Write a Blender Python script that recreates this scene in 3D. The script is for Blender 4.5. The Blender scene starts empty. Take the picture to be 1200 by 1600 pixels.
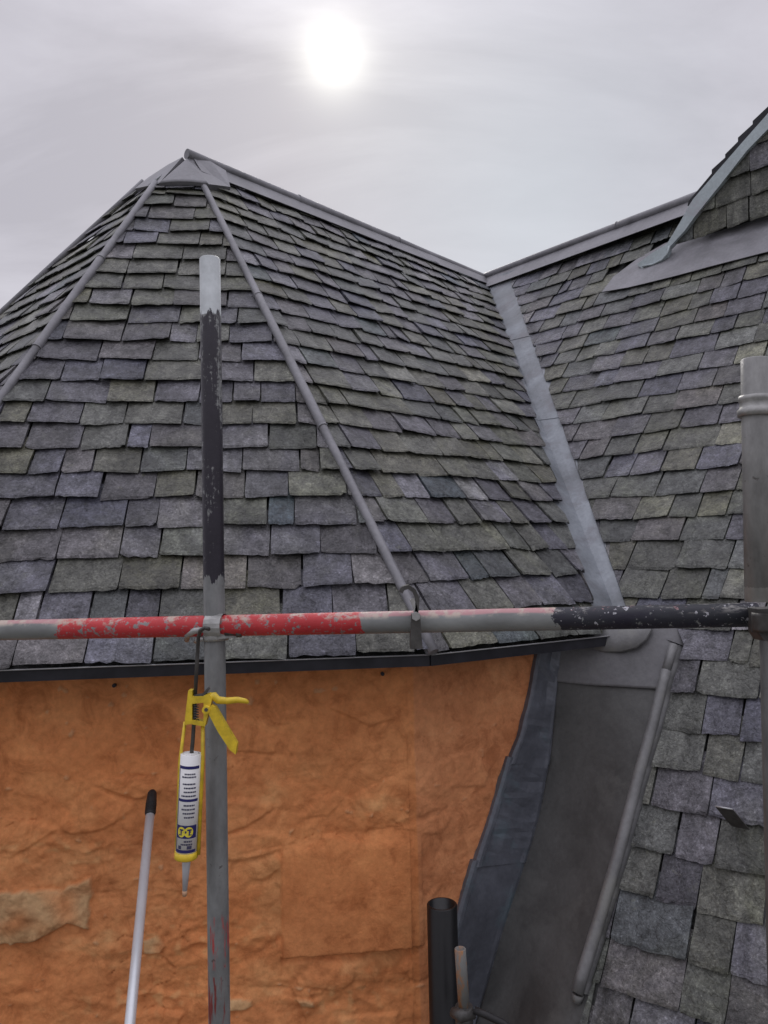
import bpy, math, random
import numpy as np
from math import sin, cos, tan, pi, radians, atan2, sqrt
from mathutils import Vector, Matrix, noise as mn

scene = bpy.context.scene
COL = scene.collection
rnd = random.Random(7)

# ------------------------------------------------------------------ camera, sky, sun
FPX, PITCH, ROLL = 1200.0, radians(2.86), 0.02
cam_d = bpy.data.cameras.new('camera'); cam = bpy.data.objects.new('camera', cam_d); COL.objects.link(cam)
scene.camera = cam
cam_d.sensor_fit = 'VERTICAL'; cam_d.sensor_height = 32.0; cam_d.lens = 32.0 * FPX / 1600.0
cam_d.clip_start = 0.05; cam_d.clip_end = 2000
_U = Vector((0, -sin(PITCH), cos(PITCH))); _F = Vector((0, cos(PITCH), sin(PITCH))); _X = Vector((1, 0, 0))
_r = _X * cos(ROLL) - _U * sin(ROLL); _u = _X * sin(ROLL) + _U * cos(ROLL)
cam.matrix_world = Matrix(((_r.x, _u.x, -_F.x, 0), (_r.y, _u.y, -_F.y, 0), (_r.z, _u.z, -_F.z, 0), (0, 0, 0, 1)))

def ray(px, py):                     # survey helper: direction of a sight line (1200x1600 survey photo)
    x = (px - 600) / FPX; y = -(py - 800) / FPX
    a = x * cos(ROLL) + y * sin(ROLL); b = -x * sin(ROLL) + y * cos(ROLL)
    return np.array([a, cos(PITCH) - b * sin(PITCH), sin(PITCH) + b * cos(PITCH)])
def atz(px, py, z): d = ray(px, py); return d * z / d[2]
def aty(px, py, y): d = ray(px, py); return d * y / d[1]
def onplane(px, py, P, n): d = ray(px, py); return d * (P @ n) / (d @ n)

sun_dir = ray(521, 90); sun_dir = sun_dir / np.linalg.norm(sun_dir)
SUN_EL = math.asin(sun_dir[2]); SUN_AZ = atan2(sun_dir[0], sun_dir[1])
scene.view_settings.view_transform = 'Standard'; scene.view_settings.look = 'None'
scene.view_settings.exposure = 0.0; scene.view_settings.gamma = 1.0; scene.view_settings.use_curve_mapping = False

def build_world():
    w = bpy.data.worlds.new('World'); scene.world = w; w.use_nodes = True
    nt = w.node_tree; N = nt.nodes; L = nt.links; N.clear()
    def nd(t, **k):
        n = N.new(t)
        for a, b in k.items(): setattr(n, a, b)
        return n
    def mathn(op, a, b=None):
        n = nd('ShaderNodeMath', operation=op)
        for i, v in enumerate((a, b)):
            if v is None: continue
            if isinstance(v, (int, float)): n.inputs[i].default_value = v
            else: L.new(v, n.inputs[i])
        return n.outputs[0]
    out = nd('ShaderNodeOutputWorld')
    sky = nd('ShaderNodeTexSky', sky_type='NISHITA', sun_disc=False)
    sky.sun_elevation = SUN_EL; sky.sun_rotation = SUN_AZ; sky.air_density = 1.2; sky.dust_density = 3.0
    bsky = nd('ShaderNodeBackground'); bsky.inputs['Strength'].default_value = 0.05
    L.new(sky.outputs[0], bsky.inputs['Color'])
    tc = nd('ShaderNodeTexCoord')
    sep = nd('ShaderNodeSeparateXYZ'); L.new(tc.outputs['Generated'], sep.inputs[0])
    # cloud layer seen as a flat deck: direction divided by height
    zc = mathn('MAXIMUM', sep.outputs['Z'], 0.0); zc = mathn('ADD', zc, 0.22)
    cx = mathn('DIVIDE', sep.outputs['X'], zc); cy = mathn('DIVIDE', sep.outputs['Y'], zc)
    comb = nd('ShaderNodeCombineXYZ'); L.new(cx, comb.inputs[0]); L.new(cy, comb.inputs[1])
    n1 = nd('ShaderNodeTexNoise'); n1.inputs['Scale'].default_value = 1.5; n1.inputs['Detail'].default_value = 8; n1.inputs['Roughness'].default_value = 0.58
    n1.inputs['Distortion'].default_value = 0.5
    mpc = nd('ShaderNodeMapping'); mpc.inputs['Scale'].default_value = (0.75, 1.5, 1); mpc.inputs['Rotation'].default_value = (0, 0, 0.25); mpc.inputs['Location'].default_value = (2.3, .6, 0)
    L.new(comb.outputs[0], mpc.inputs[0]); L.new(mpc.outputs[0], n1.inputs['Vector'])
    ramp = nd('ShaderNodeValToRGB'); e = ramp.color_ramp.elements
    e[0].position = 0.36; e[0].color = (0.51, 0.498, 0.556, 1)
    e[1].position = 0.66; e[1].color = (0.67, 0.66, 0.728, 1)
    m = ramp.color_ramp.elements.new(0.5); m.color = (0.592, 0.578, 0.642, 1)
    L.new(n1.outputs['Fac'], ramp.inputs[0])
    # bluish break low on the right
    n2 = nd('ShaderNodeTexNoise'); n2.inputs['Scale'].default_value = 0.8; n2.inputs['Detail'].default_value = 3
    mp = nd('ShaderNodeMapping'); mp.inputs['Location'].default_value = (3.1, 1.7, 0.4)
    L.new(comb.outputs[0], mp.inputs[0]); L.new(mp.outputs[0], n2.inputs['Vector'])
    b1 = nd('ShaderNodeVectorMath', operation='DOT_PRODUCT'); L.new(tc.outputs['Generated'], b1.inputs[0])
    bd = ray(830, 330); bd = bd / np.linalg.norm(bd); b1.inputs[1].default_value = tuple(bd)
    bang = mathn('ARCCOSINE', mathn('MINIMUM', b1.outputs['Value'], 1.0))
    bm = nd('ShaderNodeMapRange'); bm.inputs[1].default_value = 0.30; bm.inputs[2].default_value = 0.03; bm.inputs[3].default_value = 0; bm.inputs[4].default_value = 0.6
    L.new(bang, bm.inputs[0])
    mixb = nd('ShaderNodeMixRGB', blend_type='MIX'); L.new(bm.outputs[0], mixb.inputs['Fac']); L.new(ramp.outputs[0], mixb.inputs[1]); mixb.inputs[2].default_value = (0.63, 0.685, 0.745, 1)
    # overcast brightening towards the zenith and behind
    zr = nd('ShaderNodeMapRange'); zr.inputs[1].default_value = 0.55; zr.inputs[2].default_value = 1.0; zr.inputs[3].default_value = 1.0; zr.inputs[4].default_value = ZEN
    L.new(sep.outputs['Z'], zr.inputs[0])
    yr = nd('ShaderNodeMapRange'); yr.inputs[1].default_value = 0.3; yr.inputs[2].default_value = -0.6; yr.inputs[3].default_value = 0.0; yr.inputs[4].default_value = BACK
    L.new(sep.outputs['Y'], yr.inputs[0])
    gain = mathn('ADD', zr.outputs[0], yr.outputs[0])
    mul = nd('ShaderNodeVectorMath', operation='SCALE'); L.new(mixb.outputs[0], mul.inputs[0]); L.new(gain, mul.inputs['Scale'])
    # the veiled sun: a white core and a wide soft aureole in the cloud
    dp = nd('ShaderNodeVectorMath', operation='DOT_PRODUCT'); L.new(tc.outputs['Generated'], dp.inputs[0]); dp.inputs[1].default_value = tuple(sun_dir)
    ang = mathn('ARCCOSINE', mathn('MINIMUM', dp.outputs['Value'], 1.0))
    def gauss(width, amp, power=2.0):
        q = mathn('DIVIDE', ang, width); q = mathn('POWER', q, power); q = mathn('MULTIPLY', q, -1.0); q = mathn('EXPONENT', q); return mathn('MULTIPLY', q, amp)
    core = gauss(0.033, 0.72, 1.7); halo = gauss(0.12, 0.24, 1.2)
    cl = nd('ShaderNodeMapRange'); cl.inputs[1].default_value = 0.35; cl.inputs[2].default_value = 0.65; cl.inputs[3].default_value = 0.55; cl.inputs[4].default_value = 1.25
    L.new(n1.outputs['Fac'], cl.inputs[0]); halo = mathn('MULTIPLY', halo, cl.outputs[0])
    tot = mathn('ADD', core, halo)
    gl = nd('ShaderNodeVectorMath', operation='SCALE'); gl.inputs[0].default_value = (1.0, 0.99, 0.86); L.new(tot, gl.inputs['Scale'])
    add = nd('ShaderNodeVectorMath', operation='ADD'); L.new(mul.outputs[0], add.inputs[0]); L.new(gl.outputs[0], add.inputs[1])
    bov = nd('ShaderNodeBackground'); L.new(add.outputs[0], bov.inputs['Color'])
    mix = nd('ShaderNodeMixShader'); mix.inputs[0].default_value = 0.97
    L.new(bsky.outputs[0], mix.inputs[1]); L.new(bov.outputs[0], mix.inputs[2]); L.new(mix.outputs[0], out.inputs['Surface'])
ZEN, BACK = 2.7, 0.0
build_world()

sl = bpy.data.lights.new('sun', 'SUN'); sl.energy = 0.9; sl.angle = radians(14); sl.color = (1.0, 0.96, 0.9)
so = bpy.data.objects.new('sun', sl); COL.objects.link(so)
so.rotation_euler = Vector(tuple(sun_dir)).to_track_quat('Z', 'Y').to_euler(); so.location = (0, 0, 12)

# ------------------------------------------------------------------ materials
def new_mat(name):
    m = bpy.data.materials.new(name); m.use_nodes = True
    nt = m.node_tree; b = nt.nodes['Principled BSDF']
    return m, nt, b
def nz(nt, scale, detail=4, rough=0.55, coord='Object', dist=0.0, stretch=None):
    tc = nt.nodes.new('ShaderNodeTexCoord'); n = nt.nodes.new('ShaderNodeTexNoise')
    n.inputs['Scale'].default_value = scale; n.inputs['Detail'].default_value = detail; n.inputs['Roughness'].default_value = rough
    n.inputs['Distortion'].default_value = dist
    if stretch:
        mp = nt.nodes.new('ShaderNodeMapping'); mp.inputs['Scale'].default_value = stretch
        nt.links.new(tc.outputs[coord], mp.inputs[0]); nt.links.new(mp.outputs[0], n.inputs['Vector'])
    else: nt.links.new(tc.outputs[coord], n.inputs['Vector'])
    return n.outputs['Fac']
def ramp(nt, fac, stops):
    r = nt.nodes.new('ShaderNodeValToRGB'); e = r.color_ramp.elements
    while len(e) < len(stops): e.new(0.5)
    for i, (p, c) in enumerate(stops): e[i].position = p; e[i].color = c if len(c) == 4 else (*c, 1)
    nt.links.new(fac, r.inputs[0]); return r.outputs[0]
def mixc(nt, fac, a, b, mode='MIX'):
    m = nt.nodes.new('ShaderNodeMixRGB'); m.blend_type = mode
    for i, v in ((0, fac), (1, a), (2, b)):
        if isinstance(v, (int, float)): m.inputs[i].default_value = v
        elif isinstance(v, tuple): m.inputs[i].default_value = v if len(v) == 4 else (*v, 1)
        else: nt.links.new(v, m.inputs[i])
    return m.outputs[0]
def mth(nt, op, a, b=None):
    m = nt.nodes.new('ShaderNodeMath'); m.operation = op
    for i, v in enumerate((a, b)):
        if v is None: continue
        if isinstance(v, (int, float)): m.inputs[i].default_value = v
        else: nt.links.new(v, m.inputs[i])
    return m.outputs[0]
def bump(nt, b, h, strength=0.5, dist=0.01):
    n = nt.nodes.new('ShaderNodeBump'); n.inputs['Strength'].default_value = strength; n.inputs['Distance'].default_value = dist
    nt.links.new(h, n.inputs['Height']); nt.links.new(n.outputs[0], b.inputs['Normal'])
def gray(v): return (v, v, v, 1)

def slate_material():
    m, nt, b = new_mat('slate')
    at = nt.nodes.new('ShaderNodeAttribute'); at.attribute_name = 'tint'
    big = nz(nt, 9, 3); mid = nz(nt, 45, 5, 0.65); fine = nz(nt, 120, 5, 0.75)
    c = mixc(nt, 1.0, at.outputs['Color'], ramp(nt, big, [(0.3, gray(0.70)), (0.7, gray(1.25))]), 'MULTIPLY')
    c = mixc(nt, 1.0, c, ramp(nt, mid, [(0.32, gray(0.66)), (0.5, gray(1.0)), (0.70, gray(1.36))]), 'MULTIPLY')
    c = mixc(nt, 1.0, c, ramp(nt, fine, [(0.34, gray(0.55)), (0.5, gray(0.96)), (0.60, gray(1.25)), (0.68, gray(2.3))]), 'MULTIPLY')
    lich = mth(nt, 'MULTIPLY', ramp(nt, nz(nt, 26, 6, 0.75), [(0.60, gray(0)), (0.70, gray(1))]), ramp(nt, nz(nt, 3.2, 2), [(0.45, gray(0)), (0.62, gray(1))]))
    c = mixc(nt, mth(nt, 'MULTIPLY', lich, 0.45), c, (0.21, 0.215, 0.14))
    weath = ramp(nt, nz(nt, 2.1, 5, 0.65, dist=0.8), [(0.48, gray(0)), (0.62, gray(0.75))]); c = mixc(nt, weath, c, mixc(nt, 1.0, c, (1.04, 1.06, 0.88, 1), 'MULTIPLY'))
    strk = ramp(nt, nz(nt, 7, 5, 0.65, stretch=(2.6, 2.6, 0.5)), [(0.34, gray(0.58)), (0.5, gray(1)), (0.66, gray(1.38))]); c = mixc(nt, 1.0, c, strk, 'MULTIPLY')
    nt.links.new(c, b.inputs['Base Color'])
    rr = ramp(nt, mid, [(0.3, gray(0.26)), (0.7, gray(0.5))]); nt.links.new(rr, b.inputs['Roughness'])
    b.inputs['Specular IOR Level'].default_value = 0.42
    v = nt.nodes.new('ShaderNodeTexVoronoi'); v.feature = 'SMOOTH_F1'; v.inputs['Scale'].default_value = 34; v.inputs['Smoothness'].default_value = 0.25
    tcv = nt.nodes.new('ShaderNodeTexCoord'); mpv = nt.nodes.new('ShaderNodeMapping'); mpv.inputs['Scale'].default_value = (1, 1, 1.6)
    nt.links.new(tcv.outputs['Object'], mpv.inputs[0]); nt.links.new(mpv.outputs[0], v.inputs['Vector'])
    step = ramp(nt, nz(nt, 16, 6, 0.6, dist=1.2), [(0.38, gray(0)), (0.44, gray(.45)), (0.52, gray(.5)), (0.56, gray(1))])
    h = mth(nt, 'ADD', mth(nt, 'MULTIPLY', v.outputs['Distance'], 0.30), mth(nt, 'MULTIPLY', fine, 0.30)); h = mth(nt, 'ADD', h, mth(nt, 'MULTIPLY', step, 0.35)); h = mth(nt, 'ADD', h, mth(nt, 'MULTIPLY', mid, 0.6))
    bump(nt, b, h, 0.9, 0.009)
    return m
def lead_material(name, base, var=0.18, rough=0.5, stain=None):
    m, nt, b = new_mat(name)
    a = nz(nt, 3.5, 5, 0.6, dist=0.6); f = nz(nt, 60, 4, 0.6)
    c = mixc(nt, 1.0, (*base, 1), ramp(nt, a, [(0.3, gray(1 - var)), (0.7, gray(1 + var))]), 'MULTIPLY')
    c = mixc(nt, 1.0, c, ramp(nt, f, [(0.3, gray(0.9)), (0.7, gray(1.1))]), 'MULTIPLY')
    if stain: c = mixc(nt, ramp(nt, nz(nt, 5, 6, 0.7), [(0.52, gray(0)), (0.66, gray(0.8))]), c, stain)
    nt.links.new(c, b.inputs['Base Color'])
    nt.links.new(ramp(nt, a, [(0.3, gray(rough - .08)), (0.7, gray(rough + .1))]), b.inputs['Roughness'])
    b.inputs['Metallic'].default_value = 0.15; b.inputs['Specular IOR Level'].default_value = 0.5
    bump(nt, b, mth(nt, 'ADD', nz(nt, 14, 3), mth(nt, 'MULTIPLY', f, 0.3)), 0.25, 0.01)
    return m
def plain(name, base, rough=0.5, metal=0.0, var=0.12, scale=25, bmp=0.1, spec=0.5):
    m, nt, b = new_mat(name)
    c = mixc(nt, 1.0, (*base, 1), ramp(nt, nz(nt, scale, 5, 0.6), [(0.3, gray(1 - var)), (0.7, gray(1 + var))]), 'MULTIPLY')
    nt.links.new(c, b.inputs['Base Color']); b.inputs['Roughness'].default_value = rough; b.inputs['Metallic'].default_value = metal
    b.inputs['Specular IOR Level'].default_value = spec
    if bmp: bump(nt, b, nz(nt, scale * 4, 3), bmp, 0.003)
    return m
def wall_material():
    m, nt, b = new_mat('orange_limewash')
    at = nt.nodes.new('ShaderNodeAttribute'); at.attribute_name = 'tint'
    a = nz(nt, 4.5, 5, 0.6, dist=0.5); f = nz(nt, 38, 6, 0.7); st = nz(nt, 11, 5, 0.7, dist=0.8)
    c = mixc(nt, 1.0, at.outputs['Color'], ramp(nt, a, [(0.28, (0.74, 0.68, 0.62)), (0.45, (0.95, 0.94, 0.93)), (0.58, (1.04, 1.06, 1.06)), (0.72, (1.15, 1.27, 1.32))]), 'MULTIPLY')
    c = mixc(nt, 1.0, c, ramp(nt, st, [(0.34, (0.78, 0.72, 0.68)), (0.5, (1, 1, 1)), (0.68, (1.10, 1.15, 1.16))]), 'MULTIPLY')
    c = mixc(nt, 1.0, c, ramp(nt, f, [(0.32, gray(0.88)), (0.5, gray(1)), (0.70, gray(1.12))]), 'MULTIPLY')
    nt.links.new(c, b.inputs['Base Color']); b.inputs['Roughness'].default_value = 0.85; b.inputs['Specular IOR Level'].default_value = 0.25
    h = mth(nt, 'ADD', mth(nt, 'MULTIPLY', nz(nt, 30, 8, 0.6), 1.0), mth(nt, 'MULTIPLY', nz(nt, 130, 3, 0.6), 0.25))
    bump(nt, b, h, 0.5, 0.010)
    return m
def tube_material(name, bands, base=(0.30, 0.31, 0.31), top_rust=False):
    """bands: (from, to, colour, edge raggedness, wear) along the tube's own z axis."""
    m, nt, b = new_mat(name)
    tc = nt.nodes.new('ShaderNodeTexCoord'); sp = nt.nodes.new('ShaderNodeSeparateXYZ'); nt.links.new(tc.outputs['Object'], sp.inputs[0])
    z = sp.outputs['Z']
    streak = nz(nt, 16, 5, 0.7, stretch=(3.0, 3.0, 0.35)); chips = nz(nt, 95, 4, 0.65); long = nz(nt, 40, 5, 0.7, stretch=(1, 1, 0.10))
    c = mixc(nt, 1.0, (*base, 1), ramp(nt, nz(nt, 30, 5, 0.65, stretch=(1, 1, 0.4)), [(0.3, gray(0.72)), (0.7, gray(1.25))]), 'MULTIPLY')
    c = mixc(nt, ramp(nt, nz(nt, 50, 3, 0.6), [(0.66, gray(0)), (0.72, gray(0.8))]), c, (0.07, 0.06, 0.055))
    c = mixc(nt, ramp(nt, nz(nt, 19, 6, 0.75, stretch=(1, 1, .5)), [(0.60, gray(0)), (0.70, gray(0.7))]), c, (0.15, 0.085, 0.05))
    for (z0, z1, colr, rag, wear) in bands:
        zz = mth(nt, 'ADD', z, mth(nt, 'MULTIPLY', mth(nt, 'SUBTRACT', streak, 0.5), rag))
        k = mth(nt, 'MULTIPLY', mth(nt, 'GREATER_THAN', zz, z0), mth(nt, 'LESS_THAN', zz, z1))
        msk = long if wear >= .5 else mth(nt, 'ADD', mth(nt, 'MULTIPLY', chips, .35), mth(nt, 'MULTIPLY', long, .65))
        k = mth(nt, 'MULTIPLY', k, ramp(nt, msk, [(wear - 0.03, gray(0)), (wear + 0.03, gray(1))]))
        cc = mixc(nt, 1.0, (*colr, 1), ramp(nt, nz(nt, 22, 4, 0.6), [(0.3, gray(0.8)), (0.7, gray(1.2))]), 'MULTIPLY')
        c = mixc(nt, k, c, cc)
    nt.links.new(c, b.inputs['Base Color']); b.inputs['Roughness'].default_value = 0.42; b.inputs['Metallic'].default_value = 0.1; b.inputs['Specular IOR Level'].default_value = 0.3
    bump(nt, b, mth(nt, 'ADD', chips, streak), 0.25, 0.003)
    return m

M = {}
M['slate'] = slate_material()
M['lead'] = lead_material('lead', (0.215, 0.213, 0.228), 0.34)
M['lead_valley'] = lead_material('valley_lead', (0.20, 0.218, 0.24), 0.45, 0.42, (0.155, 0.152, 0.168))
M['lead_pale'] = lead_material('pale_lead', (0.44, 0.50, 0.52), 0.1, 0.5, (0.40, 0.39, 0.42))
M['lead_dark'] = lead_material('gutter_lead', (0.092, 0.092, 0.090), 0.35, 0.6, (0.125, 0.125, 0.12))
M['lead_sheet'] = lead_material('upper_sheet_lead', (0.135, 0.134, 0.14), 0.3, 0.5, (0.165, 0.165, 0.16))
M['lead_grit'] = lead_material('weathered_lead', (0.18, 0.18, 0.182), 0.3, 0.5, (0.215, 0.215, 0.20))
M['flash'] = lead_material('wall_flashing_lead', (0.12, 0.128, 0.152), 0.4, 0.36, (0.12, 0.165, 0.19))
M['board'] = plain('dark_painted_metal_and_shade', (0.020, 0.020, 0.025), 0.45, 0, 0.45, 12, 0.15, 0.3)
M['drip'] = plain('bare_drip_edge_and_glint', (0.45, 0.45, 0.46), 0.4, 0.5)
M['wall'] = wall_material()
M['black'] = plain('black_plastic', (0.008, 0.008, 0.009), 0.35, 0, 0.2, 25, 0.05, 0.4)
M['blackmatte'] = plain('black_rubber', (0.015, 0.014, 0.015), 0.6)
M['steel'] = plain('galvanised_steel', (0.34, 0.34, 0.33), 0.42, 0.35, 0.25, 40, 0.2)
M['darksteel'] = plain('dark_steel', (0.075, 0.072, 0.068), 0.5, 0.3, 0.3, 40, 0.2)
M['rustysteel'] = None
M['yellow'] = plain('yellow_painted_metal', (0.72, 0.51, 0.03), 0.38, 0, 0.24, 45, 0.1)
M['alu'] = plain('aluminium', (0.62, 0.64, 0.67), 0.32, 0.25, 0.06, 8, 0.0)
M['white'] = plain('white_plastic', (0.80, 0.80, 0.80), 0.4, 0, 0.03, 10, 0)
M['navy'] = plain('navy_print', (0.018, 0.018, 0.13), 0.45, 0, 0.05, 10, 0)
M['ink'] = plain('dark_print', (0.05, 0.05, 0.10), 0.5, 0, 0.05, 10, 0)
M['yprint'] = plain('yellow_print', (0.78, 0.66, 0.06), 0.45, 0, 0.05, 10, 0)
M['nozzle'] = plain('clear_nozzle_plastic', (0.52, 0.53, 0.56), 0.3, 0, 0.05, 10, 0)
M['sealant'] = plain('dried_sealant', (0.55, 0.33, 0.20), 0.6, 0, 0.1, 30, 0.1)
M['ground'] = plain('ground', (0.12, 0.12, 0.10), 0.9, 0, 0.3, 2, 0.3)
def rusty():
    m, nt, b = new_mat('rusty_galvanised')
    c = mixc(nt, ramp(nt, nz(nt, 28, 5, 0.7, stretch=(1, 1, 0.45)), [(0.47, gray(0)), (0.58, gray(1))]), (0.20, 0.20, 0.19), (0.36, 0.17, 0.07))
    nt.links.new(c, b.inputs['Base Color']); b.inputs['Roughness'].default_value = 0.7
    bump(nt, b, nz(nt, 80, 4), 0.4, 0.003); return m
M['rustysteel'] = rusty()

# ------------------------------------------------------------------ mesh helpers
class MB:
    def __init__(s): s.v = []; s.f = []; s.c = []; s.smooth = []
    def vert(s, p, c=None):
        s.v.append((float(p[0]), float(p[1]), float(p[2]))); s.c.append(c if c else (1, 1, 1)); return len(s.v) - 1
    def face(s, ids, smooth=False): s.f.append(tuple(ids)); s.smooth.append(smooth)
    def prism(s, pts, back, c=None):
        """closed polygon pts extruded by vector(s) back."""
        n = len(pts); a = [s.vert(p, c) for p in pts]
        bk = back if isinstance(back, list) else [back] * n
        b = [s.vert(np.asarray(p) + np.asarray(k), c) for p, k in zip(pts, bk)]
        s.face(a); s.face(b[::-1])
        for i in range(n): j = (i + 1) % n; s.face((a[i], b[i], b[j], a[j]))
    def strip(s, A, B, h, c=None, up=None):
        """sheet between two polylines, thickness along up (list or vector)."""
        n = len(A); up = np.asarray(up, float) * h
        t = [(s.vert(A[i] + up, c), s.vert(B[i] + up, c)) for i in range(n)]
        b = [(s.vert(A[i], c), s.vert(B[i], c)) for i in range(n)]
        for i in range(n - 1):
            s.face((t[i][0], t[i][1], t[i + 1][1], t[i + 1][0])); s.face((b[i][0], b[i + 1][0], b[i + 1][1], b[i][1]))
            s.face((t[i][0], t[i + 1][0], b[i + 1][0], b[i][0])); s.face((t[i][1], b[i][1], b[i + 1][1], t[i + 1][1]))
        s.face((t[0][0], b[0][0], b[0][1], t[0][1])); s.face((t[-1][0], t[-1][1], b[-1][1], b[-1][0]))
    def tube(s, P, R, seg=14, caps=True, c=None, flat=1.0, ref=None):
        P = [np.asarray(p, float) for p in P]; n = len(P)
        R = R if isinstance(R, (list, tuple)) else [R] * n
        rings = []; t0 = P[1] - P[0]; t0 /= np.linalg.norm(t0)
        r = np.array(ref if ref is not None else ([0, 0, 1.] if abs(t0[2]) < .8 else [1., 0, 0]))
        for i in range(n):
            t = (P[min(i + 1, n - 1)] - P[max(i - 1, 0)]); t /= (np.linalg.norm(t) + 1e-12)
            r = r - t * (r @ t); r /= np.linalg.norm(r); q = np.cross(t, r)
            rings.append([s.vert(P[i] + R[i] * (cos(2 * pi * k / seg) * r * flat + sin(2 * pi * k / seg) * q), c) for k in range(seg)])
        for i in range(n - 1):
            for k in range(seg):
                j = (k + 1) % seg; s.face((rings[i][k], rings[i][j], rings[i + 1][j], rings[i + 1][k]), True)
        if caps: s.face(rings[0][::-1]); s.face(rings[-1])
        return rings
    def hollow(s, P0, P1, ro, ri, seg=28, c=None):
        P0 = np.asarray(P0, float); P1 = np.asarray(P1, float); t = P1 - P0; t /= np.linalg.norm(t)
        r = np.array([1., 0, 0]) if abs(t[0]) < .8 else np.array([0, 0, 1.]); r = r - t * (r @ t); r /= np.linalg.norm(r); q = np.cross(t, r)
        def ring(P, R): return [s.vert(P + R * (cos(2 * pi * k / seg) * r + sin(2 * pi * k / seg) * q), c) for k in range(seg)]
        bev = min(0.003, (ro - ri) * .4)
        o0 = ring(P0, ro); o1 = ring(P1 - t * bev, ro); o2 = ring(P1, ro - bev); i1 = ring(P1, ri + bev * .3); i0 = ring(P0 if np.linalg.norm(P1 - P0) < .4 else P1 - t * .35, ri)
        for k in range(seg):
            j = (k + 1) % seg
            s.face((o0[k], o0[j], o1[j], o1[k]), True); s.face((o1[k], o1[j], o2[j], o2[k]), True); s.face((o2[k], o2[j], i1[j], i1[k])); s.face((i1[k], i1[j], i0[j], i0[k]), True)
        s.face(i0); s.face(o0[::-1])
    def build(s, name, mat, parent=None, origin=None, tint=False):
        me = bpy.data.meshes.new(name); o0 = np.asarray(origin, float) if origin is not None else np.zeros(3)
        me.from_pydata([(x - o0[0], y - o0[1], z - o0[2]) for x, y, z in s.v], [], s.f)
        me.polygons.foreach_set('use_smooth', s.smooth)
        if tint:
            a = me.color_attributes.new('tint', 'FLOAT_COLOR', 'POINT')
            a.data.foreach_set('color', [k for c in s.c for k in (c[0], c[1], c[2], 1.0)])
        me.materials.append(mat); me.update()
        o = bpy.data.objects.new(name, me); COL.objects.link(o)
        if parent is not None:
            o.parent = parent
            o.location = o0 - world_loc(parent)
        else: o.location = o0
        return o
def world_loc(o):
    l = np.array(o.location)
    if o.parent: l = l + world_loc(o.parent)
    return l
def tag(o, label=None, cat=None, group=None, kind=None):
    if label: o['label'] = label
    if cat: o['category'] = cat
    if group: o['group'] = group
    if kind: o['kind'] = kind
    return o
def empty(name, loc, label, cat, group=None):
    o = bpy.data.objects.new(name, None); COL.objects.link(o); o.location = loc; o.empty_display_size = 0.2
    return tag(o, label, cat, group)
def lerp(a, b, t): return a + (b - a) * t
def unit(a): a = np.asarray(a, float); return a / np.linalg.norm(a)
def smooth01(a, b, x):
    t = min(1, max(0, (x - a) / (b - a))); return t * t * (3 - 2 * t)
def interp(tab, x):
    xs = [p[0] for p in tab]; ys = [p[1] for p in tab]
    return float(np.interp(x, xs, ys))

# ------------------------------------------------------------------ survey of the building
ZE = -0.355                                             # eaves level relative to the eye
P0 = atz(0, 1042, ZE); P1 = atz(670, 1018, ZE); P2 = atz(972, 987, ZE)
A = np.array([-1.094, 4.431, 2.281]); E = atz(757, 440, 2.281); RM = atz(1080, 320, 2.281)
nF = unit(np.cross(P1 - P0, A - P1))
HLt = onplane(245, 295, P1, nF); _h2 = onplane(0, 640, P1, nF)
HL = HLt + (_h2 - HLt) * (ZE - HLt[2]) / (_h2[2] - HLt[2])          # left hip foot
HRt = P1 + (A - P1) * 0.93
fd = unit(P1 - P0); rd = unit(P2 - P1); nfi = np.array([-fd[1], fd[0], 0]); nri = np.array([-rd[1], rd[0], 0])
azl = radians(-41); ld = np.array([cos(azl), sin(azl), 0])
nL = unit(np.cross(ld, HLt - HL))
_a = onplane(0, 500, HL, nL); T3 = onplane(232, 287, HL, nL)
HL3 = T3 + (_a - T3) * (ZE - T3[2]) / (_a[2] - T3[2])
# part of the left hip at the height of T3
def on_left_hip(z): return HL + (HLt - HL) * (z - HL[2]) / (HLt[2] - HL[2])
OV = 0.16
C0 = np.linalg.solve(np.array([nfi[:2], nri[:2]]), [P1 @ nfi + OV, P1 @ nri + OV]); C0 = np.array([C0[0], C0[1], 0.])

class Surf:
    """a roof slope swept by level course lines; q runs up the slope in metres."""
    def __init__(s, line, q0, q1, O, e0): s.line = line; s.q0 = q0; s.q1 = q1; s.O = O; s.e0 = e0
    def pt(s, q, x):
        L, d = s.line(q); return L + d * ((x - (L - s.O) @ s.e0) / (d @ s.e0))
    def nrm(s, q, x):
        e = 0.01; a = s.pt(q + e, x) - s.pt(q - e, x); b = s.pt(q, x + e) - s.pt(q, x - e)
        n = unit(np.cross(b, a)); return n if n[2] > 0 else -n
    def hit(s, px, py):
        D = ray(px, py)
        def res(q):
            L, d = s.line(q); k = np.linalg.solve(np.array([[d[0], -D[0]], [d[1], -D[1]]]), -L[:2]); return k[1] * D[2] - L[2], k
        a, b = s.q0 - .6, s.q1 + .3; fa = res(a)[0]
        for _ in range(50):
            m = (a + b) / 2; fm = res(m)[0]
            if fa * fm <= 0: b = m
            else: a = m; fa = fm
        L, d = s.line(a); k = res(a)[1]; P = L + d * k[0]
        return a, (P - s.O) @ s.e0, P
    def at(s, px, py, h=0.0):
        q, x, P = s.hit(px, py); return P + s.nrm(q, x) * h
def ruled(La, Lb, Ra, Rb):
    n = np.linalg.norm((Lb + Rb) / 2 - (La + Ra) / 2)
    def line(q):
        v = q / n; L = La + (Lb - La) * v; R = Ra + (Rb - Ra) * v; return L, unit(R - L)
    return line, n
lineF, SF = ruled(HL, on_left_hip(A[2]), P1, A)
lineR, SR = ruled(P1, A, P2, E)
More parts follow.
